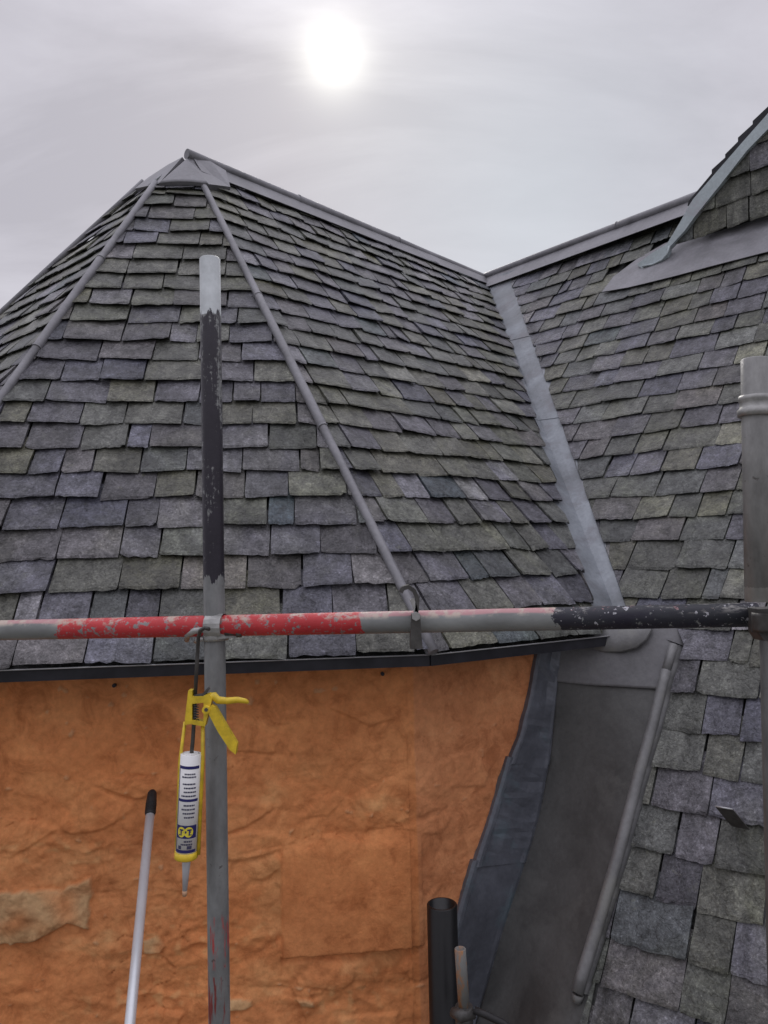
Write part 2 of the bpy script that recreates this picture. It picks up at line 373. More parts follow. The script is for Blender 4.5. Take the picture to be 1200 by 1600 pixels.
lineL, SL = ruled(HL3, HL3 + (T3 - HL3) * (A[2] - ZE) / (T3[2] - ZE), HL, on_left_hip(A[2]))
eF = Surf(lambda q: (lineF(q)[0], fd), 0, SF, P1, fd)
eR = Surf(lineR, 0, SR, P1, rd)
eL = Surf(lambda q: (lineL(q)[0], ld), 0, SL, HL, ld)
vd = unit(P2 - E); LV = np.linalg.norm(P2 - E); SM = LV + 2.2
PITCH2 = radians(61)
_low = [P2.copy()]
for i in range(1, 120):                                 # below the eaves the slope sweeps steeper
    k = smooth01(0.0, 0.45, i * .02); az = radians(-37 - 0.0); pit = radians(52) * (1 - k) + PITCH2 * k
    hd = unit(np.array([vd[0], vd[1], 0])) * (1 - k) + np.array([sin(az), -cos(az), 0]) * k; hd = unit(hd)
    _low.append(_low[-1] + .02 * (hd * cos(pit) + np.array([0, 0, -sin(pit)])))
def lineM(q):
    s = SM - q
    az = radians(-47.6 + 10.6 * min(max(s / 4.2, 0), 1.0)); d = np.array([cos(az), sin(az), 0])
    if s <= LV: return E + vd * s, d
    i = (s - LV) / .02; k = min(int(i), 118); return lerp(_low[k], _low[k + 1], i - k), d
azm = radians(-43); eM = Surf(lineM, 0, SM, E, np.array([cos(azm), sin(azm), 0]))

# ------------------------------------------------------------------ the house and its slates
house = empty('slate_roofed_house', (C0[0], C0[1], -6.0), 'slate roofed stone house with orange painted wall and faceted turret roof', 'house')

PAL = {  # real slate colours: purple-grey, green-grey, blue-grey
    'purple': (0.108, 0.105, 0.121), 'green': (0.106, 0.108, 0.095), 'blue': (0.082, 0.098, 0.108), 'light': (0.180, 0.181, 0.154), 'pale': (0.178, 0.175, 0.194)}
def slate_tint(r, wp, wg, field):
    a = r.random() + field
    if a < wp: k = 'purple'
    elif a < wp + wg: k = 'green'
    else: k = r.choice(['blue', 'light', 'pale', 'green', 'purple'])
    c = PAL[k]; g = max(.6, r.gauss(1, .16)); j = r.gauss(0, .006)
    return (c[0] * g + j, c[1] * g + j * .6, c[2] * g - j * .6)

def slating(surf, name, tails, xlim, seed, wp=0.45, wg=0.42, wmin=.14, wmax=.26, x_extra=(0.0, 0.0), skip=None, flush=1.0):
    r = random.Random(seed); mb = MB()
    for i, q in enumerate(tails):
        ex = (tails[i + 1] - q) if i + 1 < len(tails) else (tails[i] - tails[i - 1])
        head = q + ex * 1.62
        xs = [xlim(qq) for qq in (q, min(head, surf.q1))]
        x0 = min(a[0] for a in xs); x1 = max(a[1] for a in xs)
        x = x0 - r.uniform(0.02, .2)
        while x < x1:
            w = min(wmax, max(wmin, r.gauss((wmin + wmax) / 2, (wmax - wmin) / 3.2)))
            if r.random() < .05: w *= .55
            xa, xb = x + .0017 + r.uniform(0, .0028), x + w - .0017 - r.uniform(0, .0028); x += w
            if skip and skip(q, (xa + xb) / 2): continue
            fld = .22 * (mn.noise(Vector((xa * 1.7, q * 1.7, seed))))
            col = slate_tint(r, wp, wg, fld)
            nx = 10; th = r.uniform(.009, .015) * flush; lift = r.uniform(.027, .039) * flush; til = r.uniform(-.005, .005); dq = r.uniform(-.005, .005); sk = r.uniform(-.007, .007)
            skx = r.uniform(-.006, .006); rgh = r.random() ** 2
            chop = r.random(); ph = r.uniform(0, 99)
            n = surf.nrm(min(max(q + ex / 2, surf.q0 + .02), surf.q1 - .02), (xa + xb) / 2)
            rows = []; bot = []
            for (a, kk) in ((0., 0), (.05, 1), (.28, 2), (.62, 4), (1., 3)):
                row = []
                for k in range(nx):
                    u = k / (nx - 1); jit = 0
                    if kk == 0:
                        jit = .004 * mn.noise(Vector((xa * 9 + u * 4, ph, 0))) + rgh * .009 * mn.noise(Vector((u * 11, ph, 4))) + .003 * (r.random() - .5) + sk * (u - .5) * 2
                        if chop < .16 and k == 0: jit += .022 * r.random()
                        if chop > .84 and k == nx - 1: jit += .022 * r.random()
                    qq = q + dq + a * (head - q) + jit
                    if qq > surf.q1: qq = surf.q1
                    lim = xlim(qq)
                    ww = xa + (xb - xa) * u + skx * a + (.0022 * mn.noise(Vector((ph, a * 6, u))) if k in (0, nx - 1) else 0)
                    if kk == 0 and k in (0, nx - 1): ww += (.004 if k == 0 else -.004) * r.random()
                    xx = min(max(ww, lim[0]), lim[1])
                    h = (lift * (1 - a) + .006 * a) + til * (u - .5) * 2 + .0018 * mn.noise(Vector((ww * 14, qq * 14, ph))) - ((.003 + .004 * max(0, mn.noise(Vector((u * 6, ph, 9))))) if kk == 0 else 0) + .003 * mn.noise(Vector((ww * 5, qq * 5, ph)))
                    P = surf.pt(qq, xx) + n * h
                    row.append(mb.vert(P, col))
                    if kk in (0, 3) or k in (0, nx - 1): Pb = surf.pt(min(qq + .013, surf.q1), xx) + n * h if kk == 0 else P; bot.append((kk, k, mb.vert(Pb - n * (th if a < .9 else .004), tuple(t * .9 for t in col))))
                rows.append(row)
            w0 = np.linalg.norm(np.array(mb.v[rows[0][0]]) - np.array(mb.v[rows[0][-1]])) + np.linalg.norm(np.array(mb.v[rows[2][0]]) - np.array(mb.v[rows[2][-1]]))
            if w0 < .012:                                # wholly cut away: drop its vertices again
                cut = rows[0][0]; mb.v = mb.v[:cut]; mb.c = mb.c[:cut]; continue
            B = {(a, b): c for a, b, c in bot}
            for a in range(4):
                for k in range(nx - 1): mb.face((rows[a][k], rows[a][k + 1], rows[a + 1][k + 1], rows[a + 1][k]), False)
                ka, kb = (0, 1, 2, 4, 3)[a], (0, 1, 2, 4, 3)[a + 1]; mb.face((rows[a][0], rows[a + 1][0], B[(kb, 0)], B[(ka, 0)])); mb.face((rows[a][-1], B[(ka, nx - 1)], B[(kb, nx - 1)], rows[a + 1][-1]))
            for k in range(nx - 1): mb.face((rows[0][k + 1], rows[0][k], B[(0, k)], B[(0, k + 1)]))
    # sarking under the slates
    qs = np.linspace(tails[0] + .01, surf.q1, 30); prev = None
    for q in qs:
        lo, hi = xlim(q); lo += x_extra[0]; hi += x_extra[1]
        n = surf.nrm(min(max(q, surf.q0 + .02), surf.q1 - .02), (lo + hi) / 2)
        cur = [mb.vert(surf.pt(q, lerp(lo, hi, t)) - n * .012, (.03, .03, .03)) for t in (0, .25, .5, .75, 1)]
        if prev:
            for k in range(4): mb.face((prev[k], prev[k + 1], cur[k + 1], cur[k]))
        prev = cur
    return mb.build(name, M['slate'], house, tint=True)

def limits(surf, lo_pts, hi_pts):
    """x limits as a function of q from points on two edge polylines."""
    def tab(p): return sorted((surf_q(surf, P), (np.asarray(P) - surf.O) @ surf.e0) for P in p)
    a, b = tab(lo_pts), tab(hi_pts); return lambda q: (interp(a, q), interp(b, q))
def surf_q(surf, P):
    a, b = surf.q0 - 1, surf.q1 + 1
    inc = surf.line(b)[0][2] > surf.line(a)[0][2]
    for _ in range(50):
        m = (a + b) / 2
        if (surf.line(m)[0][2] < P[2]) == inc: a = m
        else: b = m
    return a
def course_list(q0, q1, e0, e1, jit, seed):
    r = random.Random(seed); out = []; q = q0
    while q < q1:
        out.append(q); q += lerp(e0, e1, (q - q0) / (q1 - q0)) * (1 + r.uniform(-jit, jit))
    return out
tails = course_list(-0.015, SF * .985, .143, .118, .05, 3)
ext = lambda a, b, t: a + (b - a) * t
tfr = [t for t in tails if lineF(t)[0][2] < HLt[2] - .05]; tfr.append(tfr[-1] + .06)
slating(eF, 'roof_slope', tfr, limits(eF, [HL, on_left_hip(A[2])], [P1, A]), 11, .50, .40, .12, .26)
tl = [t * SL / SF for t in tails]; tl = [t for t in tl if lineL(t)[0][2] < T3[2] - .06]; slating(eL, 'roof_slope', tl, limits(eL, [HL3, ext(HL3, T3, 1.06)], [HL, on_left_hip(A[2])]), 12, .38, .52, .13, .22)
VLEFT = [eR.hit(lerp(767, 922, t), lerp(445, 950, t))[2] for t in (-.02, .12, .3, .5, .7, .85, 1, 1.1)]
tr = [t * SR / SF for t in tails]; tr = [t for t in tr]
slating(eR, 'roof_slope', tr, limits(eR, [P1, A], VLEFT), 13, .33, .55, .115, .215)
# main slope: tails found from the measured courses, then even gauge above
meas = [(1080, 1590), (1080, 1504), (1080, 1421), (1080, 1346), (1080, 1273), (1070, 1208), (1070, 1146), (1070, 1088), (1070, 1035), (1040, 985), (1000, 938), (1000, 894), (1000, 850), (1000, 815), (1000, 780), (1000, 745)]
tm = [eM.hit(*p)[0] for p in meas]
g0 = tm[0] - tm[1]; pre = [tm[0] + g0 * k for k in (5, 4, 3, 2, 1)]
tm = pre + tm
q = tm[-1] + .19
rr_ = random.Random(5)
while q < SM - .1: tm.append(q); q += .178 * (1 + rr_.uniform(-.06, .06))
VRIGHT = [eM.hit(lerp(800, 978, t), lerp(445, 945, t))[2] for t in (-.02, .15, .3, .5, .7, .85, 1, 1.08)]
ROLLPX = [(1056, 1012), (1041, 1062), (1022, 1140), (996, 1235), (972, 1330), (949, 1410), (928, 1480), (906, 1552)]
ROLLP = [eM.hit(*p)[2] for p in ROLLPX]
_rq = sorted((surf_q(eM, P), (P - eM.O) @ eM.e0) for P in ROLLP)
_s = (_rq[1][1] - _rq[0][1]) / (_rq[1][0] - _rq[0][0])
def mlim_lo(q):
    qv = surf_q_e
    if q >= qv: return interp(vr_tab, q)
    if q < _rq[0][0]: return _rq[0][1] + (q - _rq[0][0]) * _s + .035
    return interp(_rq, q) + .035
surf_q_e = eM.hit(1000, 985)[0]
vr_tab = sorted((surf_q(eM, P), (P - eM.O) @ eM.e0) for P in VRIGHT)
mlim = lambda q: (mlim_lo(q), 4.6)
_ap = [eM.hit(*p)[:2] for p in ((948, 458), (962, 437), (998, 411), (1040, 388), (1420, 272), (1420, 330), (1120, 418), (1060, 434), (1000, 448))]
def in_apron(q, x):
    c = False; j = len(_ap) - 1
    for i in range(len(_ap)):
        if (_ap[i][0] > q) != (_ap[j][0] > q) and x < (_ap[j][1] - _ap[i][1]) * (q - _ap[i][0]) / (_ap[j][0] - _ap[i][0]) + _ap[i][1]: c = not c
        j = i
    return c
slating(eM, 'roof_slope', tm, mlim, 14, .47, .42, .125, .25, x_extra=(.01, 0), skip=in_apron, flush=.75)

# ------------------------------------------------------------------ leadwork
def lap_tube(mb, Pa, Pb, r, laps, lift):
    """half-buried lead roll with a slightly wider lap at each joint."""
    pts = []; rad = []
    ts = sorted(set([0, 1] + [t + d for t in laps for d in (-.0015, .0)] + list(np.linspace(0, 1, 22))))
    for t in ts:
        pts.append(lerp(np.asarray(Pa), np.asarray(Pb), t) + lift + np.array([.0022 * mn.noise(Vector((t * 9, r * 99, 1))), 0, .0022 * mn.noise(Vector((t * 9, r * 99, 7)))]))
        n = sum(1 for l in laps if t < l); rad.append(r * (1 + .13 * ((len(laps) - n) % 2)))
    mb.tube(pts, rad, 16)
    for l in laps:
        c = lerp(np.asarray(Pa), np.asarray(Pb), l) + lift; t = unit(np.asarray(Pb) - np.asarray(Pa)) * .004; mb.tube([c - t, c + t], r * 1.22, 16)
upF, upR, upL = eF.nrm(1, -.3), eR.nrm(1.4, .2), eL.nrm(1, -.2)
def hip(Pa, Pb, na, nb, side_a, side_b, r, laps, name='hip_roll'):
    mb = MB(); n = unit(na + nb); lap_tube(mb, Pa, Pb, r, laps, n * (.022 + r * .35))
    m2 = [lerp(Pa, Pb, t) + n * .018 for t in (0, 1)]
    for sd, nn in ((side_a, na), (side_b, nb)):
        mb.strip([m2[0], m2[1]], [lerp(Pa, Pb, t) + sd * .016 + nn * .004 for t in (0, 1)], .003, up=nn)
    return mb.build(name, M['lead'], house)
hip(P1 + (P1 - A) * .006, lerp(P1, A, .925), upF, upR, -fd, rd, .0185, [.36, .66])
hip(HL, HLt + (HLt - HL) * .005, upL, upF, -ld, fd, .0185, [.52, .75])
hip(HL3, T3, upL, unit(upL + np.array([-1.2, .2, -.5])), ld, np.array([-.4, .9, -.1]), .016, [.4])
# turret ridge: roll and two lead wings
rdg = unit(E - A); nrR = eR.nrm(SR - .1, .3); back = unit(np.array([rdg[1], -rdg[0], 0])); back = -back if back @ nrR > 0 else back
dnR = unit(np.cross(rdg, nrR)); dnR = dnR if dnR[2] < 0 else -dnR
dnB = unit(np.array([-dnR[0], -dnR[1], 0]) + np.array([0, 0, dnR[2]]))
RA = A + np.array([0, 0, .03]); RE = E + np.array([0, 0, .02])
mb = MB(); a0 = RA - rdg * .035; lap_tube(mb, a0 + np.array([0, 0, .03]), RE + rdg * .12, .030, [.28, .6], np.array([0, 0, .012]))
rr = mb.build('ridge_roll', M['lead'], house)
mb = MB(); zr_ = np.array([0, 0, .020]); mb.strip([RA + zr_ + nrR * .012, RE + zr_ + nrR * .012], [RA + dnR * .135 + nrR * .020, RE + dnR * .125 + nrR * .020], .004, up=nrR)
mb.strip([RA + zr_, RE + zr_ + rdg * .05], [RA + dnB * .14, RE + dnB * .14], .004, up=np.array([-nrR[0], -nrR[1], nrR[2]]))
mb.prism([RA - rdg * .03 + zr_ * 2.0, RA - rdg * .03 + zr_ + dnR * .03, RA - rdg * .03 + dnR * .10 - rdg * .02, RA - rdg * .06 - np.array([0, 0, .03]), RA - rdg * .03 + dnB * .10, RA - rdg * .03 + zr_ + dnB * .03], rdg * .03)
mb.build('ridge_flashing', M['lead'], rr)
# closed roof behind the ridge (other side of the turret)
mb = MB(); far = unit(np.array([dnB[0], dnB[1], 0]))
mb.strip([A + np.array([0, 0, -.02]), E + np.array([0, 0, -.02])], [A + dnB * 2.6, E + dnB * 2.6], .03, up=np.array([-nrR[0], -nrR[1], nrR[2]]))
Tb = ext(HL3, T3, 1.0); mb.prism([A - np.array([0, 0, .03]), Tb - np.array([0, 0, .02]), HL3 - np.array([0, 0, .02]), A + dnB * 2.6], np.array([0, 0, -.03]))
mb.c = [(.17, .17, .17)] * len(mb.v); mb.build('roof_slope', M['slate'], house, tint=True)
# apex cap: dressed lead over the meeting of the hips
mb = MB()
def dress(pts, n, h=.004): mb.prism([np.asarray(p) + n * .031 for p in pts], n * h)
capL, capR = eF.at(250, 298), eF.at(327, 299)
top = A + np.array([0, 0, .035]) - rdg * .03
g = [capL + upF * .046, capR + upF * .046, top + upF * .012]
nseg = 8
rows = []
for j in range(nseg + 1):
    t = j / nseg; row = []
    for i in range(7):
        u = i / 6; p = lerp(lerp(g[0], g[1], u), g[2], t); p = p + upF * (.012 * sin(pi * u) * (1 - t)); row.append(mb.vert(p))
    rows.append(row)
for j in range(nseg):
    for i in range(6): mb.face((rows[j][i], rows[j][i + 1], rows[j + 1][i + 1], rows[j + 1][i]), True)
for i in range(6):
    a, b = rows[0][i], rows[0][i + 1]; c, d = mb.vert(np.array(mb.v[a]) - upF * .022), mb.vert(np.array(mb.v[b]) - upF * .022); mb.face((a, c, d, b))
def fan(pts, back):
    mb.prism(pts, back)
fan([capR + upF * .044, eR.at(354, 304, .052), eR.at(346, 280, .060), RA + rdg * .10 + nrR * .05, top + upF * .01], np.array([-.01, .05, -.02]))
Tm = lerp(T3, top, .5) + np.array([0, 0, .045])
fan([capL + upF * .044, eL.at(220, 306, .050), T3 + np.array([0, 0, .040]), Tm, top + np.array([-.03, 0, .02])], np.array([.02, .05, -.02]))
fan([T3 + np.array([0, 0, .030]), Tm, top + np.array([-.03, 0, .01]), RA + dnB * .2, T3 + np.array([0, .25, -.05])], np.array([0, 0, -.03]))
mb.build('apex_cap', M['lead'], house)
# main ridge
mdir = unit(RM - E); nM = eM.nrm(SM - .3, .6); dnM = unit(np.cross(mdir, nM)); dnM = dnM if dnM[2] < 0 else -dnM
far_end = E + mdir * 4.6; e_s = E - mdir * .12
mb = MB(); lap_tube(mb, e_s + np.array([0, 0, .03]), far_end + np.array([0, 0, .03]), .030, [.3, .62], np.array([0, 0, .012]))
rr = mb.build('ridge_roll', M['lead'], house)
mb = MB(); mb.strip([e_s + zr_ + nM * .01, far_end + zr_ + nM * .01], [e_s + mdir * .16 + dnM * .17 + nM * .030, far_end + dnM * .17 + nM * .030], .004, up=nM)
mb.build('ridge_flashing', M['lead'], rr)
mb = MB(); ub = np.array([-nM[0], -nM[1], nM[2]]); db = unit(np.array([-dnM[0], -dnM[1], dnM[2]]))
mb.strip([e_s - mdir * 2.2, far_end], [e_s - mdir * 2.2 + db * 3, far_end + db * 3], .02, up=ub); mb.c = [(.17, .17, .17)] * len(mb.v)
mb.build('roof_slope', M['slate'], house, tint=True)
# valley lining: two wings and a welt, split at laps, ending in a rounded tongue
def valley():
    mb = MB(); ts = np.linspace(0.0, 1.0, 15); laps = (.30, .58)
    Lp, Cp, Rp = [], [], []
    la = [np.asarray(p) for p in VLEFT]; ra = [np.asarray(p) for p in VRIGHT]
    def along(poly, z):
        tab = sorted((p[2], p[0], p[1]) for p in poly); zs = [t[0] for t in tab]; return np.array([np.interp(z, zs, [t[1] for t in tab]), np.interp(z, zs, [t[2] for t in tab]), z])
    seg = [(0, .30), (.295, .58), (.575, 1.0)]
    for k, (t0, t1) in enumerate(seg):
        rows = []
        for t in np.linspace(t0, t1, 8):
            z = lerp(E[2] - .03, P2[2] + .015, t); h = .012 + .004 * (k) * 0 + .005 * (1 - (t - t0) / (t1 - t0)) * 0 + (.006 if k == 0 else .003 if k == 1 else 0)
            l, c, r_ = along(la, z), lerp(E, P2, (E[2] - z) / (E[2] - P2[2])), along(ra, z)
            l = l - rd * 0.0 + upR * .003; out = unit(upR + nM)
            l2 = l + (l - c) * .35; r2 = r_ + (r_ - c) * .30
            rows.append([mb.vert(p) for p in (l2 + upR * .004, l + out * h, lerp(l, c, .5) + out * (h - .002), c + out * h, lerp(c, r_, .5) + nM * (h + .001), r_ + nM * h, r2 + nM * .002)])
        for a in range(7):
            for b in range(6): mb.face((rows[a][b], rows[a][b + 1], rows[a + 1][b + 1], rows[a + 1][b]), False)
        ed = [mb.vert(np.array(mb.v[i]) - nM * .010) for i in rows[-1]]
        for b in range(6): mb.face((rows[-1][b], rows[-1][b + 1], ed[b + 1], ed[b]))
    o = mb.build('valley_lining', M['lead_valley'], house)
    mb = MB(); pts = [(925, 962), (905, 996), (908, 1012), (925, 1023), (952, 1028), (978, 1028), (1000, 1022), (1016, 1010), (1026, 992), (1008, 975), (985, 962)]
    pp = [eM.at(*p, h=.062) for p in pts]; cen = sum(pp) / len(pp) + nM * .018
    ci = mb.vert(cen); ri = [mb.vert(p) for p in pp]; mi = [mb.vert(lerp(p, cen, .5) + nM * .004) for p in pp]; lo = [mb.vert(p - nM * .008) for p in pp]
    n = len(pp)
    for i in range(n):
        j = (i + 1) % n; mb.face((ri[i], ri[j], mi[j], mi[i]), True); mb.face((mi[i], mi[j], ci), True); mb.face((ri[i], lo[i], lo[j], ri[j]))
    mb.build('valley_tongue', M['lead_grit'], o)
valley()

# gutter between the turret wall and the main slope
def onwallR(px, py, off=0.0): return onplane(px, py, C0 - nri * off, nri)
FOLD = [(872, 1030), (866, 1090), (864, 1140), (856, 1205), (838, 1285), (820, 1345), (800, 1405), (780, 1470), (762, 1535), (742, 1600)]
EDGE = [(836, 1030), (826, 1085), (815, 1130), (803, 1172), (786, 1205), (776, 1250), (757, 1305), (735, 1362), (714, 1425), (702, 1480), (696, 1540), (690, 1600)]
fold = [onwallR(*p, off=.020) for p in FOLD]; fold = [fold[0] + (fold[0] - fold[1]) * .5] + fold + [fold[-1] + (fold[-1] - fold[-2]) * 3]
edge = [onwallR(*p, off=.014) for p in EDGE]; edge = [edge[0] + (edge[0] - edge[1]) * .5] + edge + [edge[-1] + (edge[-1] - edge[-2]) * 3]
def resample(poly, n):
    d = [0]
    for i in range(1, len(poly)): d.append(d[-1] + np.linalg.norm(poly[i] - poly[i - 1]))
    return [np.array([np.interp(t, d, [p[k] for p in poly]) for k in range(3)]) for t in np.linspace(0, d[-1], n)]
def byz(poly, z):
    tab = sorted((p[2], p[0], p[1]) for p in poly); zs = [t[0] for t in tab]; return np.array([np.interp(z, zs, [t[1] for t in tab]), np.interp(z, zs, [t[2] for t in tab]), z])
rollx = [ROLLP[0] + (ROLLP[0] - ROLLP[1]) * 1.6] + ROLLP + [ROLLP[-1] + (ROLLP[-1] - ROLLP[-2]) * 3]
ztop, zbot = -.44, -2.2
rollx = [p for p in rollx]; rollx[-1] = rollx[-2] + (rollx[-2] - rollx[-3]) * 6
_z = np.linspace(ztop, zbot, 40); foldr, rollr = [byz(fold, z) for z in _z], [byz(rollx, z) for z in _z]
def sole(t0, t1, proud, name, mat, par, wob=.004):
    mb = MB(); rows = []
    n = 26; m = 12
    for i in range(n + 1):
        t = lerp(t0, t1, i / n); k = t * 39; a = min(max(int(k), 0), 38); f_, r_ = lerp(foldr[a], foldr[a + 1], k - a), lerp(rollr[a], rollr[a + 1], k - a)
        nn = eM.nrm(1.5, .3); row = []
        for j in range(m + 1):
            u = j / m * 1.22; p = lerp(f_, r_, u) + nn * (proud + wob * mn.noise(Vector((u * 4, t * 9, proud * 50))) - .02 * sin(pi * min(u, 1)) * (1 - min(u, 1)) - (.02 if u > 1.02 else 0)); row.append(mb.vert(p))
        rows.append(row)
    for i in range(n):
        for j in range(m): mb.face((rows[i][j], rows[i][j + 1], rows[i + 1][j + 1], rows[i + 1][j]), True)
    ed = [mb.vert(np.array(mb.v[i]) - nn * .006) for i in rows[-1]]
    for j in range(m): mb.face((rows[-1][j], rows[-1][j + 1], ed[j + 1], ed[j]))
    return mb.build(name, mat, par)
gut = sole(.05, 1.0, 0.0, 'gutter_lining', M['lead_dark'], house)
sole(-.075, .066, .010, 'upper_sheet', M['lead_sheet'], gut)
def wallflash():
    top_ = None
    FL = [(874, 1020), (867, 1090), (857, 1190), (842, 1270), (822, 1345), (800, 1410), (778, 1480), (742, 1600)]
    fl = [onwallR(*p, off=.020) for p in FL]; fl = [fl[0] + (fl[0] - fl[1])] + fl + [fl[-1] + (fl[-1] - fl[-2]) * 3]
    for n_, (ed_, proud) in enumerate((([(840, 1005), (826, 1085), (811, 1145), (793, 1192)], .005), ([(792, 1182), (774, 1245), (755, 1305), (739, 1354)], .002), ([(738, 1344), (717, 1415), (701, 1480), (690, 1610)], -.001))):
        epl = [onwallR(*p, off=.012) for p in ed_]
        if n_ == 2: epl.append(epl[-1] + (epl[-1] - epl[-2]) * 4)
        epl = resample(epl, 22)
        mb = MB(); rows = []; n = 22
        for i in range(n):
            t = i / (n - 1); e_ = epl[i] + np.array([.0025 * mn.noise(Vector((i * .5, n_ * 9, 1))), 0, 0]); f_ = byz(fl, e_[2] - .035); row = []
            if n_ == 0 and t < .15: f_ = byz(fl, max(e_[2] - .035, fl[-1][2]))
            for u, lift in ((0, .004), (.05, .011), (.10, .012), (.13, .005), (.40, .005), (.62, .003), (.86, .006), (.93, .009), (1.0, .004)):
                cr = .006 * mn.noise(Vector((i * .33, u * 3.1, n_ * 5))) + .004 * mn.noise(Vector((i * .9, u * 7, n_ * 5 + 2)))
                row.append(mb.vert(lerp(e_, f_, u) - nri * (lift + proud + cr * (1 if .12 < u < .95 else .25))))
            rows.append(row)
        for i in range(n - 1):
            for j in range(8): mb.face((rows[i][j], rows[i][j + 1], rows[i + 1][j + 1], rows[i + 1][j]), False)
        for ring in ([r_[0] for r_ in rows], rows[-1], rows[0]):
            bk = [mb.vert(np.array(mb.v[k]) + nri * .03) for k in ring]
            for k in range(len(ring) - 1): mb.face((ring[k], ring[k + 1], bk[k + 1], bk[k]))
        mb.build('wall_flashing', M['flash'], house)
wallflash()
mb = MB(); nn = eM.nrm(1.5, .3)
rp = resample([p + nn * .026 for p in ROLLP], 24); rp = [p + nn * .003 * mn.noise(Vector((i * .4, 0, 3))) for i, p in enumerate(rp)]
mb.tube(rp[:3], .0175, 16); mb.tube(rp[2:], [.0195 + .002 * i / 22 for i in range(22)], 16)
mb.strip(rp, [p - nn * .03 + np.array([.05, -.02, 0]) for p in rp], .003, up=nn)
mb.tube([rp[-1] - nn * .012 + (rp[-1] - rp[-2]) * .05, rp[-1] - nn * .02 + (rp[-1] - rp[-2]) * .5], [.020, .016], 16)
mb.build('lead_roll', M['lead_grit'], gut)

# ------------------------------------------------------------------ eaves
def eaves():
    mb = MB(); drop = np.array([0, 0, -.037])
    LE = HL3; pts = [LE, HL, P1, P2 - rd * .02]
    tip = P2 - rd * .02
    # fascia with a returned soffit
    for a, b, ni in ((HL3, HL, unit(np.array([-ld[1], ld[0], 0]))), (HL, P1, nfi), (P1, tip, nri)):
        o = -ni * .012 + np.array([0, 0, -.012]); c = [a + o, b + o, b + o + drop, a + o + drop]
        mb.prism(c, ni * .02)
        s_ = [a + drop + np.array([0, 0, -.008]) + ni * .004, b + drop + np.array([0, 0, -.008]) + ni * .004, b + drop + ni * .2 + np.array([0, 0, .0]), a + drop + ni * .2 + np.array([0, 0, 0])]
        mb.prism(s_, np.array([0, 0, .012]))
    mb.tube([tip + np.array([0, 0, -.012]) + nri * .0, tip + drop + np.array([0, 0, -.012])], .018, 14)
    e = mb.build('eaves_board', M['board'], house)
    mb = MB()
    for a, b, ni in ((HL3, HL, unit(np.array([-ld[1], ld[0], 0]))), (HL, P1, nfi), (P1, tip, nri)):
        mb.tube([a - ni * .017 + np.array([0, 0, -.009]), b - ni * .017 + np.array([0, 0, -.009])], .0028, 8)
    mb.build('drip_edge', M['drip'], e)
    for px in (180, 597):                           # dark bolt heads under the board
        p = aty(px, 1068 if px < 500 else 1050, 2.68); q = onplane(px, 1070 if px < 500 else 1052, C0, nfi)
        mb = MB(); mb.tube([q - nfi * .004, q - nfi * .02], .007, 8); mb.build('bolt_head', M['board'], e)
eaves()

